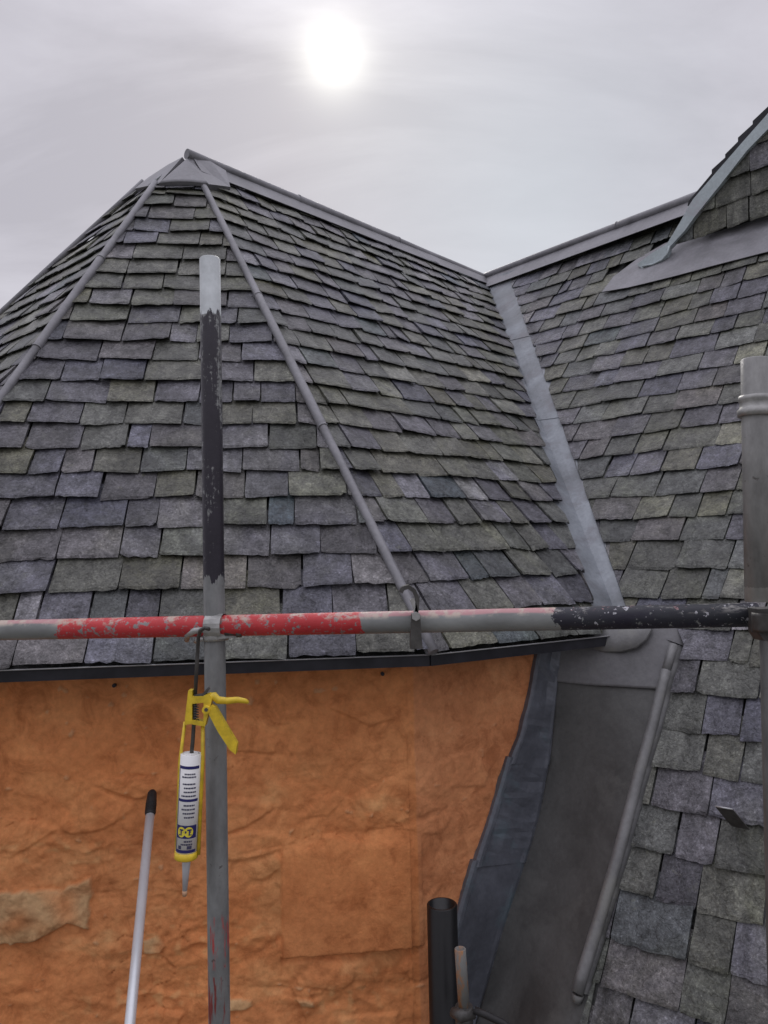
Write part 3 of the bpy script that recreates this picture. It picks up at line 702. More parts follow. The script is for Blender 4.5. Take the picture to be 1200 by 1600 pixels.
# ------------------------------------------------------------------ wall
ORANGE = (0.69, 0.266, 0.100)
def wall():
    def uv_front(px, py): P = onplane(px, py, C0, nfi); return (P - C0) @ fd, P[2]
    def uv_right(px, py): P = onplane(px, py, C0, nri); return (P - C0) @ rd, P[2]
    slab = [uv_front(*p) for p in ((436, 1322), (628, 1318), (633, 1482), (440, 1497))]
    sb = (slab[0][0], max(slab[0][1], slab[1][1]), slab[3], slab[2])
    pale = [uv_front(*p) for p in ((-30, 1392), (95, 1390), (146, 1368), (140, 1452), (105, 1440), (60, 1470), (-30, 1480))]
    pale2 = [uv_front(*p) for p in ((222, 1470), (245, 1460), (260, 1475), (250, 1490), (226, 1488))]
    pale3 = [uv_front(*p) for p in ((355, 1560), (396, 1562), (398, 1572), (380, 1580), (352, 1580))]
    pale4 = [uv_front(*p) for p in ((465, 1560), (490, 1560), (492, 1572), (470, 1574))]
    rough = [(uv_front(300, 1470), .30, .09), (uv_front(240, 1560), .30, .06), (uv_front(520, 1560), .22, .05), (uv_front(90, 1330), .25, .05)]
    def inside(poly, u, z):
        c = False; n = len(poly); j = n - 1
        for i in range(n):
            if (poly[i][1] > z) != (poly[j][1] > z) and u < (poly[j][0] - poly[i][0]) * (z - poly[i][1]) / (poly[j][1] - poly[i][1]) + poly[i][0]: c = not c
            j = i
        return c
    def polydist(poly, u, z):
        d = 9; n = len(poly)
        for i in range(n):
            ax, ay = poly[i]; bx, by = poly[(i + 1) % n]; dx, dy = bx - ax, by - ay; t = max(0, min(1, ((u - ax) * dx + (z - ay) * dy) / (dx * dx + dy * dy)))
            d = min(d, math.hypot(u - ax - t * dx, z - ay - t * dy))
        return d
    def height(u, z):
        wu = u + .05 * mn.noise(Vector((u * 3, z * 3, 1))); wz = z + .04 * mn.noise(Vector((u * 3, z * 3, 5)))
        d, pts = mn.voronoi(Vector((wu / .27, wz / .17, 3.0)))
        e = d[1] - d[0]; cid = pts[0]
        rid = mn.noise(cid * 7.3); rid2 = mn.noise(cid * 5.1 + Vector((9, 2, 1)))
        msk = smooth01(-.25, .35, mn.noise(Vector((u * 1.6, z * 1.9, 8))))
        low = smooth01(-.6, -1.15, z)
        msk = msk * (.5 + .5 * low)
        h = (smooth01(0, .22, e) * .006 - .004) * msk
        h += msk * (.010 * rid + .065 * rid2 * (wz / .17 - cid[1]) * .17)
        h += 0.016 * mn.noise(Vector((u * 4, z * 5, 2))) + .007 * mn.noise(Vector((u * 11, z * 13, 3)))
        tt = 2.6 * mn.fractal(Vector((wu * 3.1, wz * 5.2, 17)), 1.0, 2.0, 4) + 9; fr_ = tt - math.floor(tt)
        tm_ = smooth01(.0, .45, mn.noise(Vector((u * 2.3, z * 2.9, 44)))) * (.4 + .6 * low)
        h += tm_ * .004 * (smooth01(.80, .93, fr_) - fr_)
        d3, p3 = mn.voronoi(Vector((wu / .21 + 40, wz / .12 + 7, 9.0))); e3 = d3[1] - d3[0] + .03 * mn.noise(Vector((u * 40, z * 40, 5)))
        pr = mn.noise(p3[0] * 3.7)
        if pr > .16 and (low > .25 or pr > .34):              # single stones standing through the coat with sharp arrises
            lx, lz = wu / .21 + 40 - p3[0][0], wz / .12 + 7 - p3[0][1]; tl = mn.noise(p3[0] * 9.1) * 1.4
            h += smooth01(.04, .16, e3) * (.006 + .009 * max(0, (lx * tl + lz * mn.noise(p3[0] * 6.3)) + .3))
        rm = 0
        for (c, ru, rz) in rough: rm = max(rm, math.exp(-(((u - c[0]) / ru) ** 2 + ((z - c[1]) / rz) ** 2)))
        rm = max(rm, .50 * msk * smooth01(.1, .5, mn.noise(Vector((u * 2.7, z * 3.5, 31)))), .06 * msk)
        rg = mn.ridged_multi_fractal(Vector((u * 9, z * 17, 4)), 1.0, 2.1, 3, 1.0, 2.0) if rm > .02 else 0
        h += rm * (.010 * (rg - 1.0)) + 0.0032 * mn.fractal(Vector((u * 34, z * 34, 6)), 1.0, 2.0, 4)
        return h, e, msk, rm
    us = list(np.arange(-1.85, -.024, .005)) + [-.024, -.018, -.012, -.006, 0.0] + list(np.arange(.0065, 1.0, .0085))
    zs = list(np.arange(-1.95, -.395, .0052)) + [-.395, -.36]
    mb = MB(); grid = []
    nc = unit(nfi + nri)
    for iz, z in enumerate(zs):
        row = []
        for u in us:
            h, e, msk, rm = height(u, z)
            col = np.array(ORANGE); k = 0
            if -2.0 < u < .02:
                # smooth dressed quoin with a proud lower lip
                if sb[0] < u < .02:
                    zl = lerp(sb[2][1], sb[3][1], (u - sb[2][0]) / (sb[3][0] - sb[2][0])) + .004 * mn.noise(Vector((u * 20, 0, 0)))
                    if zl < z < sb[1] + .03:
                        k = smooth01(sb[0], sb[0] + .015, u) * (1 - smooth01(sb[1] - .03, sb[1] + .03, z)) * smooth01(zl, zl + .006, z)
                        h = lerp(h, .017 + .0015 * mn.noise(Vector((u * 9, z * 9, 0))) + .004 * (sb[1] - z), k)
                    elif z <= zl and z > zl - .09: h -= .010 * (1 - smooth01(0, .09, zl - z))
                for poly, amp in ((pale, .016), (pale2, .008), (pale3, .010), (pale4, .010)):
                    if min(p[0] for p in poly) - .03 < u < max(p[0] for p in poly) + .03 and min(p[1] for p in poly) - .03 < z < max(p[1] for p in poly) + .03:
                        wu = u + .010 * mn.noise(Vector((u * 25, z * 25, 3))); wz = z + .010 * mn.noise(Vector((u * 25, z * 25, 9)))
                        if inside(poly, wu, wz):
                            dd = polydist(poly, wu, wz); kk = smooth01(0, .006, dd); h += amp * kk + .005 * kk * mn.fractal(Vector((u * 26, z * 30, 1)), 1, 2, 3)
                            w = kk * (.72 + .9 * mn.noise(Vector((u * 11, z * 15, 2)))); w = min(.85, max(0, w)); col = col * (1 - w) + np.array((.62, .39, .20)) * w
                        elif poly is pale and u > pale[2][0] - .02: h -= 0
            wear = smooth01(.12, .5, mn.fractal(Vector((u * 4.5, z * 7, 11)), 1, 2, 4)) * msk * .55 + rm * smooth01(.1, .5, mn.noise(Vector((u * 30, z * 42, 1)))) * .65
            wear *= (1 - k) * smooth01(-.55, -1.0, z)
            col = col * (1 - wear) + np.array((.72, .39, .17)) * wear
            ch = mn.noise(Vector((u * 21, z * 27, 61))) + .5 * mn.noise(Vector((u * 47, z * 60, 62)))
            if ch > .62 and mn.noise(Vector((u * 3.1, z * 3.7, 63))) > -.05 and k < .3:
                q_ = min(1, (ch - .62) / .10); h += .006 * q_; col = col * (1 - .5 * q_) + np.array((.66, .40, .22)) * .5 * q_
            ck = abs(mn.noise(Vector((u * 4.2 + .3 * mn.noise(Vector((u * 14, z * 14, 1))), z * 6.5, 71))))
            if ck < .012 and mn.noise(Vector((u * 2.6, z * 3.3, 72))) > .28 and k < .2: h -= .010 * (1 - ck / .012)
            hue = .12 * mn.noise(Vector((u * 2.2, z * 2.2, 20))); col = col * np.array((1 + hue * .3, 1 - hue * .35, 1 - hue * .9))
            if u > 0:                                   # the return is mixed towards a browner tone
                b_ = .55; col = col * (1 - b_) + np.array((.60, .255, .125)) * b_
                h *= .6
            if u < 0: base = C0 + fd * u; nn_ = nfi * 1.0
            else: base = C0 + rd * u; nn_ = nri
            if -.024 <= u <= .0066: nn_ = unit(lerp(nfi, nri, (u + .024) / .0306)); h = h * .5 - .006 * (1 - abs(u + .009) / .016)
            p = base - nn_ * h; row.append(mb.vert((p[0], p[1], z), tuple(col)))
        grid.append(row)
    for a in range(len(zs) - 1):
        for b in range(len(us) - 1): mb.face((grid[a][b], grid[a][b + 1], grid[a + 1][b + 1], grid[a + 1][b]), True)
    low = [mb.vert((mb.v[i][0], mb.v[i][1], -6.0), ORANGE) for i in grid[0]]
    for b in range(len(us) - 1): mb.face((low[b], low[b + 1], grid[0][b + 1], grid[0][b]), True)
    # left return of the turret below its third facet
    lc = C0 + fd * us[0]; lb = lc - ld * 1.2
    for z0, z1 in ((-6, -2), (-2, -.36)): i = [mb.vert((p[0], p[1], z), ORANGE) for p, z in ((lb, z0), (lc, z0), (lc, z1), (lb, z1))]; mb.face(i)
    return mb.build('wall', M['wall'], house, tint=True)
wall()

# ------------------------------------------------------------------ dormer
def dormer():
    G0, G1 = eM.at(1040, 397, .0), eM.at(1200, 349, .0)
    gd = unit(np.array([G1[0] - G0[0], G1[1] - G0[1], 0])); gn = np.array([-gd[1], gd[0], 0]); gn = gn if gn[1] > 0 else -gn
    GP = G0 - gn * .05
    def gp(px, py, off=0.): return onplane(px, py, GP - gn * off, gn)
    def gm(px, py, off=0.):
        a = gp(px, py, off); b = eM.at(px, py, .070); return a if np.linalg.norm(a) < np.linalg.norm(b) else b
    # slate-hung gable, coursed parallel to the ridge
    Gs = gp(1048, 386); e0 = gd; O = Gs
    v0, v1 = gp(1048, 384), gp(1215, 178)
    slope = (v1[2] - v0[2]) / ((v1 - v0) @ gd)
    gsurf = Surf(lambda q: (O + np.array([0, 0, q]), gd), -.2, 2.2, O, gd)
    gsurf.nrm = lambda q, x: -gn
    r = lambda q: (max(0.0, q / slope) + .01, 1.75)
    btm = []
    tails_ = course_list(.0, 1.5, .150, .150, .03, 9)
    g = slating(gsurf, 'dormer', tails_, lambda q: r(q), 21, .15, .72, .17, .26)
    # dormer roof: slate edges along the verge, their shade put into a near-black colour
    mb = MB(); out = [(1074, 321), (1076, 314), (1112, 271), (1112, 265), (1133, 246), (1133, 241), (1153, 221), (1153, 215), (1176, 194), (1176, 189), (1215, 152)]
    inn = [(1219, 158), (1154, 233), (1114, 279), (1080, 320)]
    pts = [gp(*p, off=.03) for p in out + inn]
    mb.prism(pts, gn * 1.9)
    mb.build('dormer_roof', M['board'], g)
    mb = MB(); pol = [(1215, 160), (1160, 222), (1120, 268), (1083, 311), (1076, 322), (1062, 348), (1042, 381), (1019, 395), (995, 413), (1002, 419), (1019, 418), (1033, 410), (1042, 402), (1045, 387), (1070, 360), (1085, 339), (1125, 289), (1167, 235), (1215, 186)]
    mb.prism([gm(*p, off=.05) for p in pol], gn * .045); mb.build('bargeboard', M['lead_pale'], g)
    rl = [gm(*p, off=.058) for p in ((1046, 384), (1043, 396), (1034, 406), (1020, 413), (1004, 416))]
    mb = MB(); mb.tube(rl, .007, 8); mb.build('bargeboard_welt', M['lead_pale'], g)
    mb = MB(); top = [(960, 436), (996, 409), (1040, 384), (1090, 366), (1140, 352), (1215, 331), (1420, 268)]; bt = [(944, 463), (985, 456), (1015, 449), (1060, 438), (1120, 422), (1215, 398), (1420, 336)]
    mb.strip([eM.at(*p, h=.016) for p in top], [eM.at(*p, h=.034) for p in bt], .004, up=eM.nrm(SM - 1, 1.4)); mb.build('dormer_apron', M['lead'], g)
dormer()

# lower walls so the roof rests on something from other sides
mb = MB()
foot = [lineM(.0)[0] + lineM(.0)[1] * t for t in (-.5, 5.0)]
mb.prism([foot[0] + np.array([.15, .25, .1]), foot[1] + np.array([.15, .25, .1]), np.array([foot[1][0] + .15, foot[1][1] + .25, -6.]), np.array([foot[0][0] + .15, foot[0][1] + .25, -6.])], np.array([.2, .3, 0]))
mb.c = [ORANGE] * len(mb.v); mb.build('wall', M['wall'], house, tint=True)

g = MB(); q = [g.vert(p) for p in ((-600, -600, -6), (600, -600, -6), (600, 600, -6), (-600, 600, -6))]; g.face(q)
tag(g.build('ground', M['ground']), kind='structure')

# ------------------------------------------------------------------ scaffold
def tube_obj(name, P, Q, r, bands, base=(.30, .31, .31), ri=.020, openend=True):
    """tube with its own z axis from P to Q; bands are fractions of the length."""
    P = np.asarray(P); Q = np.asarray(Q); Ln = np.linalg.norm(Q - P)
    mb = MB(); mb.hollow((0, 0, 0), (0, 0, Ln), r, ri, 32)
    mat = tube_material(name + '_paint', [(a * Ln, b * Ln, c, rg, w) for a, b, c, rg, w in bands], base)
    o = mb.build(name, mat); o.location = P; o.rotation_euler = Vector(tuple(Q - P)).to_track_quat('Z', 'Y').to_euler()
    return o
TR = .02415
pt_top = aty(328, 404, 1.78); pt_bot = aty(343.5, 1650, 1.78); pt_bot = pt_bot + (pt_bot - pt_top) * 2.3
def pole_frac(py):
    P = aty(lerp(328, 343.5, (py - 404) / 1246), py, 1.78); return 1 - (pt_top[2] - P[2]) / (pt_top[2] - pt_bot[2])
DARK = (.016, .013, .020)
pole = tube_obj('scaffold_pole', pt_bot, pt_top, TR, [
    (pole_frac(494), 1.01, (.50, .53, .54), .02, .28),
    (pole_frac(905), pole_frac(494), DARK, .16, .43),
    (pole_frac(1610), pole_frac(1520), (.20, .035, .03), .15, .60),
    (pole_frac(1505), pole_frac(1430), (.42, .05, .045), .10, .58)], base=(.185, .19, .187))
tag(pole, 'upright grey scaffold pole smeared with black paint, standing in front of the turret', 'scaffold pole', 'upright scaffold tubes')
la, lb = aty(-60, 986, 1.90), aty(1184, 960.5, 1.55)
def led_frac(px):
    lo, hi = 0., 1.
    d = None
    for _ in range(40):
        m = (lo + hi) / 2; P = lerp(la, lb, m); x = 600 + FPX * (P @ np.array(_r)) / (P @ np.array(_F))
        if x < px: lo = m
        else: hi = m
    return lo
RED = (.52, .035, .04)
led = tube_obj('scaffold_ledger', la - (lb - la) * 1.0, lb, TR, [], base=(.3, .3, .3))
def lf(px): return (led_frac(px) + 1.0) / 2.0
LEN = np.linalg.norm(lb - la) * 2.0
def ledger_material():
    m, nt, b = new_mat('ledger_paint')
    tc = nt.nodes.new('ShaderNodeTexCoord'); sp = nt.nodes.new('ShaderNodeSeparateXYZ'); nt.links.new(tc.outputs['Object'], sp.inputs[0]); z = sp.outputs['Z']
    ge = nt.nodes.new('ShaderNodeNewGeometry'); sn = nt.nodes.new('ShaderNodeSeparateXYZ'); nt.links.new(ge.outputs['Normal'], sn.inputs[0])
    rag = nz(nt, 30, 5, 0.65); chips = nz(nt, 70, 5, 0.7); big = nz(nt, 12, 4, 0.6, stretch=(1, 1, .5))
    c = mixc(nt, 1.0, (.235, .245, .24, 1), ramp(nt, big, [(0.3, gray(.72)), (0.7, gray(1.25))]), 'MULTIPLY')
    # old pinkish paint left along the weather side of the tube
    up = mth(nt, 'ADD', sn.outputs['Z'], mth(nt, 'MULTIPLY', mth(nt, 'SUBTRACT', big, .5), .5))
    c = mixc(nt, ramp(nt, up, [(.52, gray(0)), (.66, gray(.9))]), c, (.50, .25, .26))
    def band(c, z0, z1, col, wear, r=.05):
        zz = mth(nt, 'ADD', z, mth(nt, 'MULTIPLY', mth(nt, 'SUBTRACT', rag, .5), r)); k = mth(nt, 'MULTIPLY', mth(nt, 'GREATER_THAN', zz, z0), mth(nt, 'LESS_THAN', zz, z1))
        k = mth(nt, 'MULTIPLY', k, ramp(nt, chips, [(wear - .03, gray(0)), (wear + .03, gray(1))])); return mixc(nt, k, c, col)
    redc = mixc(nt, ramp(nt, big, [(.35, gray(0)), (.65, gray(1))]), (.42, .028, .034), (.56, .05, .055))
    c = band(c, lf(98) * LEN, lf(566) * LEN, redc, .42, .05)
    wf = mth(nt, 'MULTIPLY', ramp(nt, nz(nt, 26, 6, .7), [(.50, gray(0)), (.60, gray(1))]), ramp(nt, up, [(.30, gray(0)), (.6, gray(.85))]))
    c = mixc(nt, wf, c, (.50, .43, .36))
    navy = mixc(nt, ramp(nt, big, [(.4, gray(0)), (.6, gray(1))]), (.020, .018, .032), (.035, .038, .045))
    c = band(c, lf(868) * LEN, 99, navy, .36, .14)
    c = mixc(nt, mth(nt, 'MULTIPLY', ramp(nt, nz(nt, 75, 3, .6), [(.64, gray(0)), (.67, gray(1))]), mth(nt, 'GREATER_THAN', z, lf(868) * LEN)), c, (.42, .42, .45))
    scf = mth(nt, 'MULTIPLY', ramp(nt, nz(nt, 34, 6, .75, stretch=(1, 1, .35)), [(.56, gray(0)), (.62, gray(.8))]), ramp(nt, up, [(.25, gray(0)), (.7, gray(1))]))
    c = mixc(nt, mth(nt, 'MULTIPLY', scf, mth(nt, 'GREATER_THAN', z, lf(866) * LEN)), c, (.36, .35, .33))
    nt.links.new(c, b.inputs['Base Color']); b.inputs['Roughness'].default_value = .45; b.inputs['Specular IOR Level'].default_value = 0.35; bump(nt, b, mth(nt, 'ADD', chips, mth(nt, 'MULTIPLY', big, .6)), .3, .003)
    return m
led.data.materials[0] = ledger_material()
tag(led, 'level scaffold tube painted red, grey and black, crossing below the slates', 'scaffold tube')
Lat = lambda px: lerp(la, lb, led_frac(px)); ldir = unit(lb - la)

# right-hand standard in two lengths with a coupler between
def right_pole():
    a, b = aty(1187, 940, 1.46), aty(1180, 561, 1.46)
    top = tube_obj('scaffold_pole', a, b, .0262, [(0, .06, (.42, .42, .41), .02, .3)], base=(.27, .27, .265), ri=.022)
    tag(top, 'short grey upright scaffold tube with a collar at the right edge, above the coupler', 'scaffold pole', 'upright scaffold tubes')
    mb = MB(); c0, c1 = lerp(a, b, .76), lerp(a, b, .845); ax = unit(b - a)
    mb.tube([c0, c0 + ax * .012, c0 + ax * .016, c1 - ax * .012, c1 - ax * .008, c1], [.033, .034, .0295, .0290, .0315, .031], 28)
    mb.build('collar', M['steel'], top).matrix_parent_inverse = top.matrix_basis.inverted(); fix(top)
    c = aty(1208, 1000, 1.50); d = aty(1216, 1330, 1.50); d = d + (d - c) * 2
    o = tube_obj('scaffold_pole', d, c, TR, [], base=(.12, .12, .117))
    tag(o, 'dark lower scaffold pole half out of frame at right, below the coupler', 'scaffold pole', 'upright scaffold tubes')
def fix(parent):
    for ch in parent.children: ch.location = (0, 0, 0)
def place_parts(parent):
    inv = parent.matrix_basis.inverted()
right_pole()

def coupler(name, C, ax_pole, ax_led, rp, label, mats, group):
    """forged half-coupler: band round the upright, cup for the ledger, bolt and nut."""
    root = empty(name, C, label, 'coupler', group)
    mb = MB(); n = 28; ax = unit(ax_pole); fr = unit(np.array([0, -1, 0]) - ax * (np.array([0, -1, 0]) @ ax)); sd = np.cross(ax, fr)
    prof = [(-.018, rp + .0008), (-.018, rp + .0055), (-.012, rp + .0065), (0, rp + .0058), (.012, rp + .0065), (.018, rp + .0055), (.018, rp + .0008)]
    rings = [[mb.vert(C + ax * z + r_ * (cos(2 * pi * k / n) * fr + sin(2 * pi * k / n) * sd)) for k in range(n)] for z, r_ in prof]
    for a in range(len(prof) - 1):
        for k in range(n): j = (k + 1) % n; mb.face((rings[a][k], rings[a][j], rings[a + 1][j], rings[a + 1][k]), True)
    mb.build('band', mats[0], root)
    return root, ax, fr, sd

def left_coupler():
    C = aty(336.5, 988, 1.78); ax = unit(pt_top - pt_bot)
    root, ax, fr, sd = coupler('scaffold_coupler', C, ax, ldir, TR, 'grey forged coupler clamping the upright to the red part of the tube', [M['steel']], 'scaffold couplers')
    side = sd if sd[0] > 0 else -sd
    mb = MB()                                           # hinge loop at left, gripping the tube behind
    mb.tube([C + fr * .024 - side * .020 + ax * .010, C + fr * .022 - side * .042 + ax * .007, C - side * .063 - ax * .004 + fr * .006, C - side * .070 - ax * .018 - fr * .015], [.007, .0075, .007, .006], 10)
    mb.tube([C + fr * .018 - side * .022 - ax * .012, C + fr * .016 - side * .036 - ax * .013, C - side * .046 - ax * .02], [.006, .006, .005], 10)
    mb.build('hinge_loop', M['steel'], root)
    mb = MB()
    mb.prism([C + fr * .030 + side * .012 + ax * .015, C + fr * .022 + side * .054 + ax * .012, C + fr * .022 + side * .060 - ax * .002, C + fr * .024 + side * .050 - ax * .011, C + fr * .030 + side * .012 - ax * .012], -fr * .012)
    mb.build('flap', M['steel'], root)
    mb = MB(); b0 = C + fr * .028 + side * .028; mb.tube([b0, b0 + side * .026], .0055, 8); mb.tube([b0 + side * .026, b0 + side * .038], .010, 6); mb.build('bolt', M['darksteel'], root)
    mb = MB(); L = Lat(338); t = ldir; n = 20; u1 = np.array([0, 0, 1.]); u2 = np.cross(t, u1)     # cup round the ledger
    arc = [L + (TR + .004) * (cos(a) * u1 + sin(a) * u2) for a in np.linspace(-2.4, 2.4, 14)]
    mb.strip([p - t * .02 for p in arc], [p + t * .02 for p in arc], .004, up=(0, -1, 0)); mb.build('cup', M['steel'], root)
left_coupler()
def right_coupler():
    C = aty(1201, 972, 1.50); ax = np.array([0, 0, 1.])
    root, ax, fr, sd = coupler('scaffold_coupler', C, ax, ldir, TR, 'dark coupler holding the black end of the tube at the right edge', [M['darksteel']], 'scaffold couplers')
    side = sd if sd[0] > 0 else -sd
    mb = MB(); mb.prism([C - side * .024 + ax * .026 + fr * .01, C + side * .03 + ax * .028 + fr * .01, C + side * .03 - ax * .036 + fr * .01, C - side * .014 - ax * .036 + fr * .01, C - side * .024 - ax * .02 + fr * .01], -fr * .045); mb.build('body', M['darksteel'], root)
    mb = MB(); b0 = C + fr * .012 - side * .005 - ax * .005; mb.tube([b0, b0 + fr * .022], .006, 8); mb.tube([b0 + fr * .010, b0 + fr * .020], .011, 6); mb.build('bolt', M['darksteel'], root)
right_coupler()

def clip():
    yv = 1.66
    def p(px, py, d=0.): return aty(px, py, yv - .03 - d)
    root = empty('scaffold_clip', p(650, 970), 'dark hooked clip gripping the bare grey middle of the painted tube', 'clip')
    def ribbon(pts, w, th, name, mat):
        mb = MB(); P = resample([np.asarray(q) for q in pts], 26); A_, B_ = [], []
        for i, q in enumerate(P): A_.append(q - ldir * 0); B_.append(q + np.array([0, .028, 0]))
        rings = []
        for i in range(len(P)):
            t = unit(P[min(i + 1, 25)] - P[max(i - 1, 0)]); nrm_ = unit(np.cross(t, (0, 1, 0))); h = nrm_ * (w[0] + (w[1] - w[0]) * i / 25) / 2
            rings.append([mb.vert(P[i] + h), mb.vert(P[i] - h), mb.vert(P[i] - h + np.array([0, th, 0])), mb.vert(P[i] + h + np.array([0, th, 0]))])
        for i in range(25):
            for k in range(4): j = (k + 1) % 4; mb.face((rings[i][k], rings[i][j], rings[i + 1][j], rings[i + 1][k]))
        mb.face(rings[0]); mb.face(rings[-1][::-1]); return mb.build(name, mat, root)
    ribbon([p(626, 926), p(629, 920), p(638, 917), p(647, 923), p(652, 935), p(652, 948), p(650, 962)], (.009, .008), .03, 'hook', M['darksteel'])
    ribbon([p(644, 937), p(649, 950), p(651, 965)], (.010, .008), .028, 'inner_tongue', M['steel'])
    ribbon([p(650, 960), p(650, 990), p(651, 1014)], (.018, .026), .065, 'strap', M['darksteel'])
    mb = MB(); c = p(650, 963, .006); mb.tube([c + np.array([0, .012, 0]), c - np.array([0, .006, 0])], .0095, 6); mb.build('bolt', M['steel'], root)
clip()

# ------------------------------------------------------------------ sealant gun hanging from the coupler
def gun():
    Y = 1.70
    def p(px, py, d=0.): return aty(px, py, Y - d)
    root = empty('caulking_gun', p(299, 1340), 'yellow caulking gun with a white sealant cartridge hanging nozzle down beside the pole', 'caulking gun')
    mb = MB(); mb.tube([p(327, 983, .03), p(320, 981, .04), p(313, 985, .03), p(310, 996), p(308, 1030), p(305, 1086)], .0042, 10)
    mb.tube([p(305, 1086), p(303, 1130), p(301, 1160), p(298.6, 1184)], .0044, 10); mb.build('plunger_rod', M['darksteel'], root)
    mb = MB(); mb.prism([p(303, 1086, .01), p(315, 1085, .01), p(324, 1075, .01), p(327, 1077, .01), p(318, 1089, .01), p(303, 1090, .01)], np.array([0, .012, 0])); mb.build('release_lever', M['darksteel'], root)
    th = np.array([0, .022, 0])
    fr = MB()
    fr.prism([p(294, 1079, .012), p(300, 1079, .012), p(300, 1131, .012), p(288, 1133, .012), p(290, 1113, .012)], th)
    fr.prism([p(300.05, 1088, .012), p(317.95, 1088, .012), p(317.95, 1098, .012), p(300.05, 1100, .012)], th)
    fr.prism([p(300.05, 1125, .012), p(317.95, 1128, .012), p(317.95, 1135, .012), p(300.05, 1132, .012)], th)
    fr.prism([p(318, 1087, .012), p(326, 1084, .012), p(331, 1092, .012), p(327, 1110, .012), p(320, 1135, .012), p(318, 1135, .012)], th)
    fr.build('body', M['yellow'], root)
    mb = MB(); pr = [(318, 1090), (326, 1087), (334, 1086.5), (337, 1085)]
    mb.tube([p(316, 1092), p(326, 1089), p(335, 1088), p(341, 1094), p(355, 1095), p(372, 1093.5), p(384, 1095.5), p(388.5, 1098)], [.006, .009, .0095, .0085, .0075, .0068, .0055, .003], 14); mb.build('handle', M['yellow'], root)
    mb = MB(); mb.prism([p(324, 1112, .016), p(330, 1102, .016), p(336, 1105, .016), p(353, 1135, .016), p(370, 1163, .016), p(368, 1179, .016), p(359, 1172, .016), p(340, 1143, .016)], np.array([0, .02, 0])); mb.build('trigger', M['yellow'], root)
    mb = MB(); c = p(322, 1109, .016); mb.tube([c + np.array([0, .03, 0]), c - np.array([0, .004, 0])], .0085, 16); mb.build('pivot', M['yellow'], root)
    mb = MB(); c = p(322, 1109, .0215); mb.tube([c + np.array([0, .01, 0]), c - np.array([0, .001, 0])], .004, 12); mb.build('pivot_pin', M['darksteel'], root)
    mb = MB(); hx = [p(305.5 + 4.5 * cos(a), 1101 + a * .62, .004 + .006 * sin(a)) for a in np.linspace(0, 12 * pi, 120)]; mb.tube(hx, .0011, 6); mb.build('spring', M['darksteel'], root)
    mb = MB(); mb.tube([p(289, 1128), p(281, 1190), p(275.3, 1335)], .0036, 8); mb.tube([p(317, 1130), p(316.5, 1190), p(310, 1335)], .0042, 8); mb.build('cradle_rail', M['yellow'], root)
    a, b = p(298.8, 1177), p(291.2, 1331); R = 16.0 * Y / FPX; ax = unit(b - a)
    mb = MB(); mb.tube([a, a + ax * .001, b], [R * .9, R, R], 32)
    mb.tube([a + ax * (-.001), a + ax * .0], [R * .62, R * .8], 24)
    cart = mb.build('cartridge', M['white'], root)
    # printed label: patches lying on the cartridge wall
    frt = unit(np.array([0, -1, 0]) - ax * (np.array([0, -1, 0]) @ ax)); sd = np.cross(ax, frt); sd = sd if sd[0] > 0 else -sd
    Ln = np.linalg.norm(b - a)
    def patch(mb, t0, t1, f0, f1, lift=.0004, n=10):
        rows = []
        for i in range(n + 1):
            th_ = lerp(t0, t1, i / n); d = frt * cos(th_) + sd * sin(th_)
            rows.append((mb.vert(a + ax * (Ln * f0) + d * (R + lift)), mb.vert(a + ax * (Ln * f1) + d * (R + lift))))
        for i in range(n): mb.face((rows[i][0], rows[i + 1][0], rows[i + 1][1], rows[i][1]), True)
    mb = MB(); T0, T1 = -.92, 1.15
    for f0, f1 in ((.105, .135), (.435, .462), (.70, .83), (.945, .975)): patch(mb, T0, T1, f0, f1)
    patch(mb, T0 - .12, T0, .105, .975); mb.build('label_border', M['navy'], cart)
    mb = MB(); r = random.Random(4)
    for f, t0, t1 in ((.185, -.30, .75), (.215, -.55, .85), (.285, -.45, .80), (.325, -.30, .85), (.365, -.30, .90), (.405, -.55, .90), (.50, -.25, .80), (.54, -.45, .85), (.58, -.30, .85), (.62, -.15, .80), (.86, -.05, .70), (.89, -.35, .75)):
        if f == .86: mb.build('label_print', M['ink'], cart); mb = MB()
        t = t0
        while t < t1:
            w = r.uniform(.10, .26); patch(mb, t, min(t + w, t1), f - .0075, f + .0075, .0005, 3); t += w + .035
    mb.build('label_print', M['ink'], cart)
    for t0, t1 in ((-.62, -.30), (.25, .70)): mb = MB(); patch(mb, t0, t1, .903, .937, .0005, 4); mb.build('label_mark', M['ink'], cart)
    mb = MB()
    for (tc, tw) in ((-.34, .40), (.36, .42)):
        n = 18; c = mb.vert(a + ax * Ln * .765 + (frt * cos(tc) + sd * sin(tc)) * (R + .0008)); ring = []
        for k in range(n):
            t = tc + tw * cos(2 * pi * k / n); f = .765 + .052 * sin(2 * pi * k / n); ring.append(mb.vert(a + ax * Ln * f + (frt * cos(t) + sd * sin(t)) * (R + .0008)))
        for k in range(n): mb.face((c, ring[k], ring[(k + 1) % n]), True)
    mb.build('emblem', M['yprint'], cart)
    mb = MB()
    for t0, t1, f0, f1 in ((-.52, -.14, .735, .750), (-.40, -.28, .750, .798), (.02, .10, .752, .775), (.22, .62, .735, .750), (.36, .48, .750, .798), (-.56, -.44, .785, .798), (.52, .62, .785, .798)): patch(mb, t0, t1, f0, f1, .0011, 3)
    mb.build('emblem_glyph', M['navy'], cart)
    c0, c1 = p(291.2, 1329), p(290.8, 1341); mb = MB(); mb.tube([c0, c1 - (c1 - c0) * .15, c1], [R * 1.08, R * 1.1, R * 1.0], 32); mb.build('end_cap', M['yellow'], root)
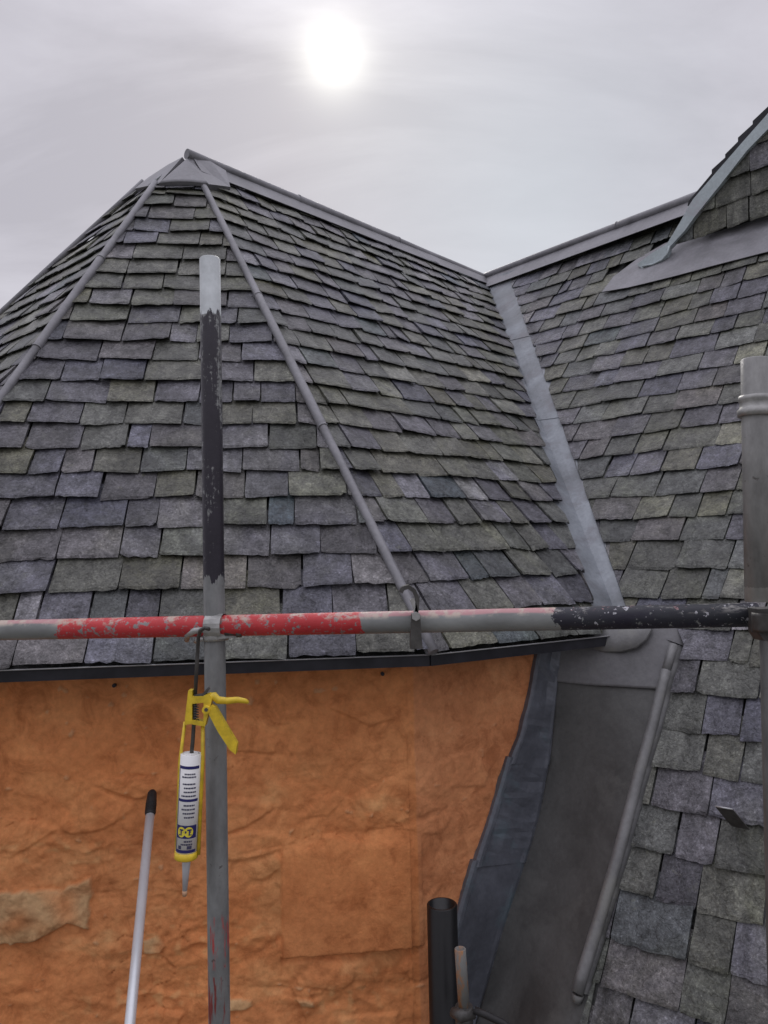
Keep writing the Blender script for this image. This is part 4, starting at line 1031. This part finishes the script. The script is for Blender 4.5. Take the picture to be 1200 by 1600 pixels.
    mb = MB(); mb.tube([p(291.5, 1341), p(291, 1350), p(288.8, 1392)], [.0095, .0088, .0050], 18); nzl = mb.build('nozzle', M['nozzle'], root)
    mb = MB(); mb.tube([p(288.8, 1391.5), p(288.3, 1400)], [.0056, .0046], 12); mb.build('nozzle_tip', M['sealant'], nzl)
gun()

# ------------------------------------------------------------------ extension pole leaning on the wall
def ext_pole():
    q = onplane(241, 1231, C0, nfi); T = q - nfi * .035; B = aty(198, 1650, 2.10); D = unit(T - B); B2 = B - D * .7
    root = empty('extension_pole', B2, 'silver extension pole with black grip leaning on the orange wall', 'pole')
    def at_y(py, px): 
        lo, hi = 0., 1.
        for _ in range(40):
            m = (lo + hi) / 2; P = lerp(B, T, m); y = 800 - FPX * (P @ np.array(_u)) / (P @ np.array(_F))
            if y > py: lo = m
            else: hi = m
        return lerp(B, T, lo)
    g0 = at_y(1272, 238)
    mb = MB(); mb.tube([B2, g0], .0148, 24); mb.build('shaft', M['alu'], root)
    mb = MB(); L = np.linalg.norm(T - g0); mb.tube([g0 - D * .004, g0, g0 + D * L * .55, g0 + D * L * .62, g0 + D * L * .9, T], [.0155, .0172, .0176, .0168, .0155, .010], 24)
    for k in range(6): c = g0 + D * L * (.08 + .07 * k); mb.tube([c - D * .002, c + D * .002], .0183, 24)
    mb.build('grip', M['blackmatte'], root)
ext_pole()

# ------------------------------------------------------------------ soil pipe, stub and roof hook
t = aty(690.5, 1412, 2.70); b = aty(690, 1640, 2.70); b = np.array([t[0] - .012, t[1], -6.0])
mb = MB(); mb.hollow((t[0], t[1], -6.0), t, .052, .0435, 36)
tag(mb.build('soil_pipe', M['black'], None, (t[0], t[1], -6.0)), 'black plastic soil pipe with an open top beside the orange wall', 'pipe')
def stub():
    T_, B_ = aty(719, 1482, 2.42), aty(725, 1574, 2.42)
    root = empty('pipe_stub', B_, 'short rusty grey metal stub with an open top standing beside the black pipe', 'pipe stub')
    mb = MB(); mb.hollow(B_, T_, .0175, .0140, 14); mb.build('tube', M['rustysteel'], root)
    mb = MB(); mb.tube([B_ - np.array([.035, 0, .012]), B_ + np.array([-.012, -.022, -.012]), B_ + np.array([.03, -.01, -.014])], [.014, .02, .014], 10); mb.tube([B_ + np.array([0, 0, .004]), B_ - np.array([0, 0, .09])], .027, 16)
    mb.build('clamp', M['darksteel'], root)
    mb = MB(); mb.tube([aty(741, 1578, 2.40), aty(760, 1586, 2.39), aty(785, 1598, 2.38), aty(840, 1640, 2.36)], .011, 10)
    tag(mb.build('hose', M['blackmatte']), 'black hose running off below the rusty stub', 'hose')
stub()
def hook():
    base = eM.at(1159, 1296, .012); n = eM.nrm(1.2, .6)
    q, x, P = eM.hit(1159, 1296)
    tip = aty(1131, 1263, base[1] - .03); w = np.array(lineM(q)[1]) * .019
    mb = MB(); dn = unit(eM.pt(q - .05, x) - eM.pt(q + .05, x))
    pts = [base - dn * .05 - n * .006, base + n * .004, lerp(base, tip, .5), tip]
    th = unit(np.cross(tip - base, w)) * .004
    wt = unit(w) * .027
    rings = [[mb.vert(p - wt), mb.vert(p + wt), mb.vert(p + wt + th), mb.vert(p - wt + th)] for p in pts]
    for i in range(len(pts) - 1):
        for k in range(4): j = (k + 1) % 4; mb.face((rings[i][k], rings[i][j], rings[i + 1][j], rings[i + 1][k]))
    mb.face(rings[0][::-1]); mb.face(rings[-1])
    hk = mb.build('roof_hook', M['darksteel'], None, base)
    mb = MB(); mb.tube([tip - wt + th * .5, tip + wt + th * .5], .0028, 8); mb.build('glint_edge', M['drip'], hk, base)  # pale rod along the tip: the strap's bright reflection put in as colour
    tag(hk, 'bent metal strap sticking out from under a slate at lower right', 'roof hook')
hook()
